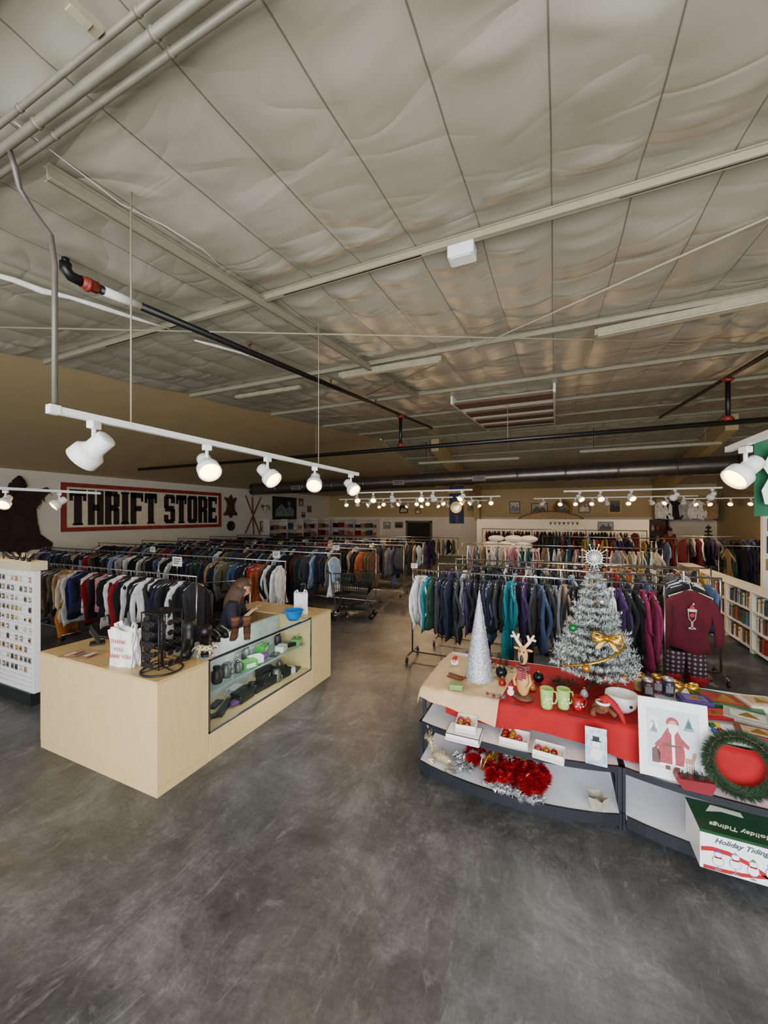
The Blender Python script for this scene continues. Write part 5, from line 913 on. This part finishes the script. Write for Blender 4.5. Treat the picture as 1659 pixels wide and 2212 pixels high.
tinsel(heap([(1040, 1705), (1085, 1722), (1130, 1734), (1172, 1742), (1150, 1735), (1060, 1715)], 24, .05), SILV, 'silver tinsel strand along the front of the tinsel heap', 2000, .035)
tinsel(heap([(1030, 1690), (1075, 1668), (1110, 1695), (1150, 1675), (1165, 1705)], 20, .2), SILV, 'silver tinsel strand woven over the red heap', 900, .03)
tinsel(heap([(1040, 1690), (1090, 1668), (1130, 1690), (1150, 1675)], 14, .2), GOLD, 'gold tinsel strand woven through the red tinsel', 1300, .035)
p = atz(952, 1665, .127); t = thing('tinsel_deer', 'champagne tinsel lying deer ornament on left of the bottom shelf', 'ornament', (p.x, p.y+.08, .127), -.3); CH = mat('champagne', (205, 195, 165), .35, .5, .2, 60); mm = MB(); mm.tube([(-.1, 0, .05), (-.04, 0, .06), (.05, 0, .055), (.09, 0, .06)], .035, 10, rr=[.02, .03, .03, .02]); mm.tube([(-.09, 0, .07), (-.12, 0, .13), (-.13, 0, .16)], .014, 8)
for a, b, n_, L_ in (((-.1, 0, .05), (.1, 0, .055), 900, .055), ((-.09, 0, .06), (-.13, 0, .17), 350, .035), ((-.12, 0, .17), (-.17, 0, .165), 160, .028), ((.09, 0, .05), (.14, .02, .03), 200, .04)): needles(mm, V(a), V(b), n_, L_, 0, .004, .3)
for v in mm.v: v.z = max(v.z, .001)
mm.build('body', CH, t)
for e in (-1, 1): mm = MB(); mm.tube([(-.13, e*.01, .19), (-.11, e*.035, .25), (-.12, e*.05, .29)], .005, 6); mm.tube([(-.11, e*.035, .25), (-.08, e*.045, .27)], .004, 6); mm.build('antler', CH, t); mm = MB(); mm.tube([(-.07, e*.03, .03), (-.12, e*.04, .012), (-.06, e*.05, .01)], .01, 6); mm.tube([(.07, e*.03, .03), (.12, e*.05, .012), (.05, e*.06, .01)], .011, 6); mm.build('folded_legs', CH, t)
p = atz(1290, 1745, .127); t = thing('star_dish', 'small frosted star shaped dish at right of the bottom shelf', 'dish', (p.x, p.y, .127)); mm = MB()
st = lambda r1, r2: [((r1 if k % 2 == 0 else r2)*cos(k*pi/5), (r1 if k % 2 == 0 else r2)*sin(k*pi/5)) for k in range(10)]
for (za, sa_, zb, sb) in ((0, .6, .04, .85), (.04, .85, .085, 1)):
    A1, A2 = st(.07*sa_, .05*sa_), st(.07*sb, .05*sb); mm.add([(*q, za) for q in A1]+[(*q, zb) for q in A2], [(i, (i+1) % 10, 10+(i+1) % 10, 10+i) for i in range(10)])
mm.prism(st(.042, .03), 0, .004); mm.build('body', mat('dish_glass', (170, 160, 145), .25), t); mm = MB(); mm.ball((0, 0, .03), .03, 0, 10); mm.build('candle', mat('wax', (210, 195, 165), .5), t)
# wreath, cushion
wc = V((1.0, 2.92, .635)); t = thing('fir_wreath', 'green fir wreath leaning on the right bay of the shelf', 'wreath', wc); mm = MB(); Mw = RX(radians(-12))
pts = [V((.155*cos(a*2*pi/28), 0, .155*sin(a*2*pi/28))) for a in range(28)]
for i in range(28): needles(mm, pts[i], pts[(i+1) % 28], 360, .05, 0, .0024, .4)
mm.v = [Mw @ v for v in mm.v]; mm.build('foliage', mat('wreath_green', (46, 78, 50), .85, var=.3), t); mm = MB(); mm.tube(pts, .012, 8, closed=True); mm.v = [Mw @ v for v in mm.v]; mm.build('ring', FRW, t)
t = thing('red_cushion', 'plain red cushion behind the fir wreath', 'cushion', (1.06, 3.01, .56)); mm = MB()
def cush(sg):
    def fn(u, v):
        x, z = 2*u-1, 2*v-1; b = max(0, (1-x**4)*(1-z**4))**.6; pin = 1-.1*(1-abs(x))*abs(z)**3
        return (x*.19*(1-.08*(1-abs(z))*abs(x)**3), sg*(.045*b+.006*b*noise.noise(V((x*3, z*3, 1)))), z*.14*pin)
    return fn
mm.grid(cush(-1), 18, 18); mm.grid(cush(1), 18, 18); mm.build('pad', RED, t)
mm = MB(); ed = [cush(1)(i/12, 0) for i in range(12)]+[cush(1)(1, i/12) for i in range(12)]+[cush(1)(1-i/12, 1) for i in range(12)]+[cush(1)(0, 1-i/12) for i in range(12)]; mm.tube(ed, .004, 6, closed=True); mm.build('piping', MC['hat_red'], t)
# holiday tidings box
t = thing('ornament_carton', 'white and green lettered carton with red ribbon print on the right bottom shelf', 'box', (1.05, 2.83, .127)); bx0, bx1, by0, by1, bz0, bz1 = .745, 1.33, 2.7, 2.96, .127, .345
mm = MB(); mm.box(bx0, bx1, by0, by1, bz0, bz1-.004); mm.build('carton', mat('carton_white', (242, 242, 244), .4, var=.02), t, True, bev=.002)
mm = MB(); mm.box(bx0-.002, bx1+.002, by0-.002, by1+.002, bz1-.005, bz1); mm.box(bx0-.002, bx1+.002, by0-.003, by0-.0005, bz1-.016, bz1-.003); mm.build('green_lid', mat('carton_green', (10, 62, 28), .4), t, True)
Mf = MF(0, by0-.001, 0)
for (pp, ww) in (([(.75, .235), (.8, .248), (.87, .245), (.95, .222), (1.03, .18), (1.12, .155), (1.25, .16)], .012), ([(.76, .14), (.84, .142), (.93, .15), (1.02, .172), (1.12, .2), (1.22, .21)], .01)):
    mm = MB()
    for i in range(len(pp)-1): (xa, za), (xb, zb) = pp[i], pp[i+1]; mm.add([(xa, za-ww, .001), (xb, zb-ww, .001), (xb, zb+ww, .001), (xa, za+ww, .001)], [(0, 1, 2, 3)], 0, False, Mf)
    mm.build('ribbon_print', mat('ribbon_red', (165, 12, 26), .5), t, True)
for k, x in enumerate((.825, .9, .975, 1.05, 1.13)):
    mm = MB(); zc = .19+.01*(k % 2); mm.disc(x, zc, .026, .03, .001, .002, 1, Mf); mm.disc(x, zc, .023, .027, .002, .0026, 4, Mf); mm.disc(x, zc+.036, .018, .018, .001, .0027, 1, Mf); mm.disc(x, zc+.036, .0155, .0155, .0027, .003, 4, Mf); mm.box(x-.015, x+.015, zc+.014, zc+.022, .0026, .0032, 3, Mf); mm.prism([(x-.014, zc+.047), (x+.014, zc+.047), (x, zc+.064)], .003, .0035, k % 3, Mf); mm.box(x-.002, x+.002, .142, zc-.026, .001, .002, 1, Mf); mm.disc(x, .142, .015, .004, .001, .002, 1, Mf); mm.build('figure_print', [mat('pr_purple', (90, 60, 140), .4), mat('pr_blue', (120, 134, 150), .4), mat('pr_green', (60, 120, 80), .4), RB, MC['carton_white']], t, True)
mm = MB(); mm.text('Holiday Tidings', .039, 0, MF(.93, by0-.002, .298), .0005, .4); mm.build('front_lettering', mat('letter_grey', (60, 76, 88), .5), t, True)
mm = MB(); mm.text('Holiday Tidings', .045, 0, T(.95, 2.765, bz1+.001) @ RZ(pi), .0005, .4); mm.build('lid_lettering', WHITE, t, True)
mm = MB(); mm.prism([(.82, 2.87), (.9, 2.9), (1.0, 2.89), (1.0, 2.93), (.86, 2.94)], bz1, bz1+.001); mm.build('lid_print', WHITE, t, True)
# ---------------------------------------------------------------- bookcases at right
CR = mat('bookcase_cream', (230, 222, 202), .6, var=.05); bmats = [mat('book%d' % i, c, .55, var=.1) for i, c in enumerate([(140, 24, 28), (36, 48, 84), (220, 212, 195), (60, 60, 64), (180, 140, 54), (48, 92, 70), (200, 200, 205), (120, 80, 50), (90, 120, 160), (160, 80, 44), (28, 28, 30)])]
BN = ['red', 'navy', 'cream', 'grey', 'yellow', 'green', 'white', 'brown', 'blue', 'orange', 'black']; PAGE = mat('pages', (225, 215, 190), .8)
bmesh_ = []
for c in range(11):
    mm = MB(); mm.box(0, .14, 0, 1, 0, .004); mm.box(0, .14, 0, .1, 0, 1); mm.box(0, .14, .9, 1, 0, 1); mm.box(-.004, .006, 0, 1, 0, 1); mm.box(.006, .136, .1, .9, 0, .96, 1); mm.box(-.0055, -.004, .15, .85, .7, .8, 2)
    o = mm.build('book', [bmats[c], PAGE, GOLD]); bmesh_.append(o.data); bpy.data.objects.remove(o)
for u in range(6):
    ya = 5.75+u*.98; yb = ya+.95; x0 = 2.75; t = thing('bookcase', 'low cream bookcase full of books at right, %s unit from the near end' % ordw(u+1), 'bookcase', (x0+.15, (ya+yb)/2, 0))
    for nm, (ys, ye, xs_) in (('side', (ya, ya+.02, x0)), ('side', (yb-.02, yb, x0)), ('back', (ya+.02, yb-.02, x0+.28))): mm = MB(); mm.box(xs_, x0+.3, ys, ye, 0, .93); mm.build(nm, CR, t, True)
    for z in (.05, .34, .63): mm = MB(); mm.box(x0, x0+.28, ya+.02, yb-.02, z, z+.02); mm.build('shelf_board', CR, t, True)
    mm = MB(); mm.box(x0-.01, x0+.31, ya-.005, yb+.005, .93, .955); mm.build('top', CR, t, True, bev=.003)
    if u < 5:
        for s_, z in enumerate((.07, .36, .65)):
            y = ya+.03; i = 0
            while y < yb-.075:
                th = R.uniform(.03, .058); h = R.uniform(.18, .25); c = R.randrange(11); i += 1
                o = bpy.data.objects.new('book', bmesh_[c]); COL.objects.link(o); o.location = (x0+.03+R.uniform(0, .03), y, z); o.scale = (1, th, h); y += th+.002
                tag(o, '%s book on %s shelf of %s bookcase unit, %s from its near end' % (BN[c], ['bottom', 'middle', 'top'][s_], ordw(u+1), ordw(i)), 'book', 'books on the %s shelf of the %s bookcase' % (['bottom', 'middle', 'top'][s_], ordw(u+1)))
m = MB(); m.box(3.35, 3.75, 8.9, 9.0, 0, 3.0)
for k in range(14): m.box(3.345, 3.755, 8.893, 8.9, .2*k+.005, .2*k+.195)
struct('trim_2', m, mat('white_boards', (228, 222, 210), .6, var=.05))
for i, (z, w, h, a, lb) in enumerate(((1.95, .3, .22, 2, 'upper small landscape on the white board panel at right'), (1.6, .32, .3, 5, 'white paper picture on the board panel at right'), (1.25, .34, .2, 4, 'wooded landscape on the board panel above the bookcase'))): picture(V((3.55, 8.892, z)), w, h, [FRW, FRB, FRG][i], A[a], lb, None, A[(a+4) % 6])
# ---------------------------------------------------------------- back right
p = aty(1446, 1200, 19.6); t = thing('dark_bookcase', 'tall dark bookcase with small goods against back wall at right', 'bookcase', (p.x-.4, 19.8, 0)); x0, x1 = p.x-1.1, p.x+.0
for xa in (x0, x1-.05): mm = MB(); mm.box(xa, xa+.05, 19.6, 20, 0, 1.95); mm.build('side', DWOOD, t, True)
mm = MB(); mm.box(x0+.05, x1-.05, 19.97, 20.0, 0, 1.95); mm.build('back', DWOOD, t, True)
for z in (.1, .55, 1.0, 1.45, 1.92): mm = MB(); mm.box(x0+.05, x1-.05, 19.6, 19.97, z, z+.03); mm.build('shelf_board', DWOOD, t, True)
for s_, z in enumerate((1.03, 1.48)):
    for i in range(5):
        mm = MB(); mm.lathe([(0, 0), (.05, 0), (.07, .08), (.05, .16), (.025, .2), (.03, .24), (0, .24)], 12); tag(mm.build('vase', [bmats[0], bmats[7], bmats[3], A[5], bmats[9]][(i+s_) % 5], loc=(x0+.18+.18*i, 19.75, z)), 'small vase on the %s shelf of the dark bookcase, %s from left' % (['middle', 'upper'][s_], ordw(i+1)), 'vase')
for i, px in enumerate((1432, 1458, 1484, 1508, 1532)):
    p = aty(px, 1078, 18.8); c = ['white', 'black', 'silver', 'white', 'tan'][i]; hang('shirt', c, p, -pi/2, '%s shirt hung high at the back right, %s from left' % (c, ordw(i+1)), None, True, 1.15)
mm = MB(); a, b = aty(1410, 1076, 18.8), aty(1560, 1076, 18.8); a.z = b.z = aty(1432, 1078, 18.8).z+.03; mm.tube([a, b], .014, 8)
for q in (a, b): mm.tube([q, (q.x, q.y, cz(q.y)-.02)], .01, 6)
tag(mm.build('hanging_rail', CHROME, world=True, loc=a), 'high hanging rail with shirts at the back right', 'rail')
p = aty(1530, 1150, 16.5); p.z = 0; t = thing('dark_christmas_tree', 'small dark green artificial Christmas tree at the back right', 'christmas tree', p); mm = MB()
for tier in range(12):
    z = .3+tier*.13; rad = .3*(1-tier/12.5)+.03
    for k in range(9): a = 2*pi*k/9+tier*.3; needles(mm, V((0, 0, z)), V((cos(a)*rad, sin(a)*rad, z-.03)), 34, .06, 0, .006)
mm.build('branches', fird, t); mm = MB(); mm.tube([(0, 0, 0), (0, 0, 1.8)], .025, 8); mm.lathe([(.2, 0), (.2, .03), (.03, .08)], 14); mm.build('trunk', FRW, t)
wp = mat('pillow_white', (232, 230, 226), .85, bump=.2)
for i, (px, py, s) in enumerate([(1062, 1168, 1), (1095, 1162, 1.1), (1128, 1164, 1.1), (1072, 1150, .9), (1110, 1148, 1), (1142, 1154, 1)]):
    p = aty(px, py, 14.3); p.z = 1.08+(.22 if i > 2 else 0); mm = MB(); mm.ball((0, 0, 0), .3*s, 0, 16, (1.1, .7, .42)); tag(mm.build('pillow', wp, loc=p, rz=R.uniform(-.4, .4)), 'white pillow on the display table, %s in the %s row' % (ordw(i % 3+1), 'upper' if i > 2 else 'lower'), 'pillow')
t = thing('display_table', 'low table carrying white pillows before the partition', 'table', (-1.6, 14.3, 0)); mm = MB(); mm.box(-2.6, -.5, 13.9, 14.7, .9, .95); mm.build('tabletop', WHITE, t, True)
for x in (-2.5, -.6):
    for y in (13.97, 14.63): mm = MB(); mm.box(x-.03, x+.03, y-.03, y+.03, 0, .9); mm.build('leg', WHITE, t, True)
a, b = aty(1185, 1128, 15.98), aty(1252, 1128, 15.98); a.z = b.z = 1.93; t = thing('pennant_string', 'string of small dark pennants along top of the white partition', 'bunting', a); mm = MB(); mm.tube([a, a.lerp(b, .5)-V((0, 0, .08)), b], .004, 5); mm.build('cord', BLACK, t, True)
for k in range(7): q = a.lerp(b, (k+.5)/7)-V((0, 0, .06)); mm = MB(); mm.prism([(-.05, 0), (.05, 0), (0, -.12)], 0, .004, 0, MF(*q)); mm.build('pennant', [bmats[10], bmats[7], bmats[0]][k % 3], t, True)
p = aty(1188, 1122, 15.6); t = thing('driftwood_arch', 'wide low arched driftwood piece above the partition', 'decoration', (p.x, 16.05, 1.98)); mm = MB(); mm.grid(lambda u, v: (p.x-1.15+2.3*u, 16.06+.04*(v-.5), 1.98+(.28*sin(pi*u)**.7)*v), 24, 4); mm.build('panel', mat('driftwood', (140, 118, 84), .7, var=.25), t, True); mm = MB(); mm.tube([(p.x-1.15+2.3*u/20, 16.06, 2.0+.28*sin(pi*u/20)**.7) for u in range(21)], .02, 8); mm.build('rim', FRW, t, True)
FS = [('left', -12.64, 14.3, 19.6), ('back', 20.06, -12.2, -9.2)]
for wall, w0, s0, s1 in FS:
    M_ = ML(w0, 0, 0) if wall == 'left' else MF(0, w0, 0)
    t = thing('clothes_shelving', 'white shelving of folded clothes on the %s wall' % wall, 'shelves', (w0, s0, 0) if wall == 'left' else (s0, w0, 0))
    for z in (.5, .95, 1.4, 1.85): mm = MB(); mm.box(s0, s1, z, z+.03, 0, .4, 0, M_); mm.build('shelf_board', WHITE, t, True)
    n = int((s1-s0)/1.2)
    for k in range(n+1): x = s0+(s1-s0)*k/n; mm = MB(); mm.box(x-.015, x+.015, 0, 1.95, 0, .4, 0, M_); mm.build('divider', WHITE, t, True)
    for row, z in enumerate((.98, 1.43)):
        n = int((s1-s0)/.36)
        for k in range(n):
            x = s0+.22+(s1-s0-.4)*k/(n-1); c = R.choice(['red', 'orange', 'mustard', 'olive', 'teal', 'navy', 'maroon', 'grey', 'white', 'tan', 'denim', 'pink']); h = R.uniform(.16, .32); mm = MB()
            for q in range(3): mm.box(-.14, .14, h*q/3+.003, h*(q+1)/3, .05+.01*q, .35, 0, M_ @ T(x, z+.002, 0))
            pw = M_ @ V((x, z+.004, .2)); tag(mm.build('folded_clothes', FAB[c], world=True, loc=pw, bev=.02), '%s folded clothes on the %s wall shelving, %s row, %s from left' % (c, wall, ['lower', 'upper'][row], ordw(k+1)), 'folded clothes', 'folded clothes on the %s wall shelving' % wall)
# ---------------------------------------------------------------- people
def skinmesh(name, nodes, edges, mt, parent, sub=2, extra=None):
    bm = bmesh.new(); ly = bm.verts.layers.skin.verify(); vs = []
    for i, (p, r) in enumerate(nodes):
        v = bm.verts.new(p); v[ly].radius = (r, r) if not isinstance(r, tuple) else r; v[ly].use_root = (i == 0); vs.append(v)
    for a, b in edges: bm.edges.new((vs[a], vs[b]))
    me = bpy.data.meshes.new(name); bm.to_mesh(me); bm.free(); o = bpy.data.objects.new(name, me); COL.objects.link(o)
    s = o.modifiers.new('Skin', 'SKIN'); s.use_smooth_shade = True; u = o.modifiers.new('Sub', 'SUBSURF'); u.levels = u.render_levels = sub
    dg = bpy.context.evaluated_depsgraph_get(); me2 = bpy.data.meshes.new_from_object(o.evaluated_get(dg)); bpy.data.objects.remove(o)
    mm = MB(); mm.add([v.co[:] for v in me2.vertices], [tuple(p.vertices) for p in me2.polygons], 0, True); bpy.data.meshes.remove(me2)
    if extra: extra(mm)
    return mm.build(name, mt, parent)
def head_geo(mm, M):
    def hd(u, v):
        a = 2*pi*u; b = pi*v; x = sin(b)*cos(a); y = sin(b)*sin(a); z = -cos(b); w = .078*(1 if z > -.1 else 1-.35*(-z-.1)); f = .098
        fx = x*f+(.012 if z < -.2 and x > 0 else 0)
        if x > .8: fx += .022*math.exp(-((z+.12)**2)/.02-(y/.14)**2)-.008*math.exp(-((z-.1)**2)/.01-((abs(y)-.35)**2)/.02)+.006*math.exp(-((z+.42)**2)/.006-(y/.25)**2)
        return (fx, y*w, z*.118)
    mm.grid(hd, 28, 22, 0, True, M)
    for e in (-1, 1): mm.ball((-.005, e*.078, -.005), .026, 0, 8, (.7, .35, 1.2), M)
def hand_nodes(w, d, up, nodes, edges, wi):
    d = d.normalized(); s = d.cross(up).normalized(); p = w+d*.05; nodes.append((p[:], .022)); pi_ = len(nodes)-1; edges.append((wi, pi_))
    k = w+d*.085
    for j in range(4):
        b = k+s*(j-1.5)*.02; L = [.06, .075, .07, .055][j]; nodes.append((b[:], .0095)); edges.append((pi_, len(nodes)-1)); nodes.append(((b+d*L*.55-up*.012)[:], .0085)); edges.append((len(nodes)-2, len(nodes)-1)); nodes.append(((b+d*L*.9-up*.035)[:], .0075)); edges.append((len(nodes)-2, len(nodes)-1))
    b = w+d*.04-s*.03; nodes.append((b[:], .011)); edges.append((pi_, len(nodes)-1)); nodes.append(((b+d*.045-s*.02)[:], .009)); edges.append((len(nodes)-2, len(nodes)-1))
def person(label, loc, rz, J, top, bottom, hair, shoes, hairlong):
    t = thing('person', label, 'person', loc, rz); nodes = []; edges = []; ix = {}
    def nd(k, p, r, par=None):
        nodes.append((p, r)); ix[k] = len(nodes)-1
        if par: edges.append((ix[par], ix[k]))
    nd('hip', J['hip'], .11); nd('waist', J['waist'], .1, 'hip'); nd('chest', J['chest'], .115, 'waist'); nd('neck', J['neck'], .05, 'chest'); nd('skull', J['head'], .05, 'neck')
    for s in 'lr':
        sh, el, wr = J['sh'+s], J['el'+s], J['wr'+s]; nd('sh'+s, sh, .055, 'chest'); nd('el'+s, el, .04, 'sh'+s); nd('wr'+s, wr, .027, 'el'+s); hand_nodes(V(wr), V(wr)-V(el), V((0, 0, 1)) if abs((V(wr)-V(el)).normalized().z) < .8 else V((0, 1 if s == 'l' else -1, 0)), nodes, edges, ix['wr'+s])
        nd('th'+s, J['th'+s], .085, 'hip'); nd('kn'+s, J['kn'+s], .058, 'th'+s); nd('an'+s, J['an'+s], .04, 'kn'+s); nd('to'+s, J['to'+s], .035, 'an'+s)
    hm = T(V(J['head'])) @ RY(J.get('nod', 0)); skinmesh('body', nodes, edges, SKIN, t, 2, lambda mm: head_geo(mm, hm))
    N2 = [(J['hip'], .125), (J['waist'], .122), (J['chest'], .135), (tuple(V(J['chest']).lerp(V(J['neck']), .75)), .075)]; E2 = [(0, 1), (1, 2), (2, 3)]
    for s in 'lr':
        a = len(N2); e2 = V(J['el'+s]); w2 = e2.lerp(V(J['wr'+s]), .85 if hairlong else -.1); N2 += [(J['sh'+s], .07), (tuple(e2) if hairlong else tuple(V(J['sh'+s]).lerp(e2, .6)), .055)]; E2 += [(2, a), (a, a+1)]
        if hairlong: N2.append((tuple(w2), .042)); E2.append((a+1, a+2))
    skinmesh('top', N2, E2, top, t, 2)
    N3 = [(J['hip'], .127)]; E3 = []
    for s in 'lr': a = len(N3); N3 += [(J['th'+s], .098), (J['kn'+s], .07), (tuple(V(J['kn'+s]).lerp(V(J['an'+s]), .95)), .055)]; E3 += [(0, a), (a, a+1), (a+1, a+2)]
    skinmesh('trousers', N3, E3, bottom, t, 2)
    for s in 'lr': skinmesh('shoe', [(J['an'+s], .05), (tuple(V(J['an'+s]).lerp(V(J['to'+s]), .5)), .046), (J['to'+s], .042)], [(0, 1), (1, 2)], shoes, t, 2)
    mm = MB()
    def hr(u, v):
        a = 2*pi*u; b = pi*(.42+.58*v) if not hairlong else pi*(.36+.64*v); x = sin(b)*cos(a); y = sin(b)*sin(a); z = -cos(b); k = 1.13+.04*noise.noise(V((a*6, z*2, 1)))
        if x > .35 and z < .45: k = .9
        return (x*.098*k-.004, y*.082*k, z*.118*k)
    mm.grid(hr, 30, 14, 0, True, hm)
    if hairlong:
        for k in range(30):
            a = pi*.3+pi*1.4*k/29; p0 = V((cos(a)*.1, sin(a)*.085, .02)); mm.tube([p0, p0+V((-.01, 0, -.1)), p0*1.15+V((0, 0, -.2-.05*R.random())), p0*1.05+V((.01, 0, -.3-.05*R.random()))], .018, 6, 0, hm, rr=[.02, .022, .02, .006])
    mm.build('hair', hair, t)
    for e in (-1, 1):
        mm = MB(); mm.ball((.082, e*.03, .012), .011, 0, 8, (.8, 1, 1), hm); mm.ball((.0905, e*.03, .012), .0055, 1, 6, (.5, 1, 1), hm); mm.build('eye', [WHITE, BLACK], t)
    mm = MB(); mm.ball((.093, 0, -.055), .02, 0, 10, (.35, 1.1, .3), hm); mm.build('mouth', mat('lips', (160, 90, 85), .5), t); return t
denimd = mat('dark_jeans', (38, 42, 56), .85, var=.15)
Jw = dict(hip=(0, 0, .6), waist=(.03, 0, .76), chest=(.08, 0, .95), neck=(.13, 0, 1.08), head=(.18, 0, 1.2), nod=.45, shl=(.09, .165, 1.0), shr=(.09, -.165, 1.0), ell=(.16, .25, .77), elr=(.16, -.25, .77), wrl=(.3, .13, .9), wrr=(.3, -.13, .9), thl=(.02, .09, .57), thr=(.02, -.09, .57), knl=(.36, .12, .56), knr=(.36, -.12, .56), anl=(.3, .12, .1), anr=(.3, -.12, .1), tol=(.42, .13, .045), tor=(.42, -.13, .045))
person('person with long brown hair and navy top seated behind the glass showcase', (-3.76, 3.6, 0), .5, Jw, mat('navy_top', (24, 28, 46), .85, var=.15), denimd, mat('hair_brown', (80, 54, 34), .6, var=.3, sc=40), bl, True)
t = thing('stool', 'black stool under the person behind the counter', 'stool', (-3.76, 3.6, 0)); mm = MB(); mm.lathe([(0, .44), (.17, .44), (.18, .46), (.17, .49), (0, .49)], 20); mm.build('seat', BLACK, t)
for k in range(4): a = k*pi/2+.785; mm = MB(); mm.tube([(.1*cos(a), .1*sin(a), .44), (.2*cos(a), .2*sin(a), 0)], .014, 8); mm.build('leg', CHROME, t)
Jm = dict(hip=(0, 0, .92), waist=(0, 0, 1.08), chest=(.01, 0, 1.27), neck=(.015, 0, 1.42), head=(.04, 0, 1.545), nod=.2, shl=(.01, .18, 1.35), shr=(.01, -.18, 1.35), ell=(-.02, .24, 1.08), elr=(-.02, -.24, 1.08), wrl=(.17, .2, .98), wrr=(.17, -.2, .98), thl=(0, .09, .86), thr=(0, -.09, .86), knl=(.03, .1, .48), knr=(-.02, -.1, .48), anl=(-.01, .1, .09), anr=(-.06, -.1, .09), tol=(.13, .12, .045), tor=(.08, -.12, .045))
p = atz(1447, 1232, 0); person('person in reddish brown short sleeve shirt standing before the dark bookcase', (p.x, p.y, 0), 2.0, Jm, mat('shirt_brown', (120, 58, 42), .85), denimd, mat('hair_dark', (36, 28, 24), .6), BLACK, False)
# ---------------------------------------------------------------- lights
w = bpy.data.worlds.new('World'); S.world = w; w.use_nodes = True; w.node_tree.nodes['Background'].inputs[0].default_value = (.93, .965, 1, 1); w.node_tree.nodes['Background'].inputs[1].default_value = 1.4
def area(name, loc, tgt, sx, sy, e, col):
    l = bpy.data.lights.new(name, 'AREA'); l.shape = 'RECTANGLE'; l.size = sx; l.size_y = sy; l.energy = e; l.color = col; o = bpy.data.objects.new(name, l); COL.objects.link(o); o.location = loc; o.rotation_euler = (V(tgt)-V(loc)).to_track_quat('-Z', 'Y').to_euler(); return o
area('window_daylight', (1.2, -2.6, 2.2), (.5, 5, .7), 6, 2.4, 470, (.9, .95, 1))
area('ceiling_fill', (.5, -2.4, .5), (.8, 2.2, 4.0), 7, 1.0, 230, (.96, .98, .98))  # fill lamp added out of view, aimed up to brighten the ceiling
area('skylight_daylight', (.2, 5.6, cz(5.6)-.3), (.2, 5.7, 0), 1.2, 1.4, 90, (1, .97, .9))
o = area('showcase_lamp', (-2.73, 3.15, CT-.04), (-3.0, 3.15, .3), 1.4, .02, 7, (1, .98, .95)); o.rotation_euler = (V((-3.0, 3.15, .3))-V((-2.73, 3.15, CT-.04))).to_track_quat('-Z', 'X').to_euler()
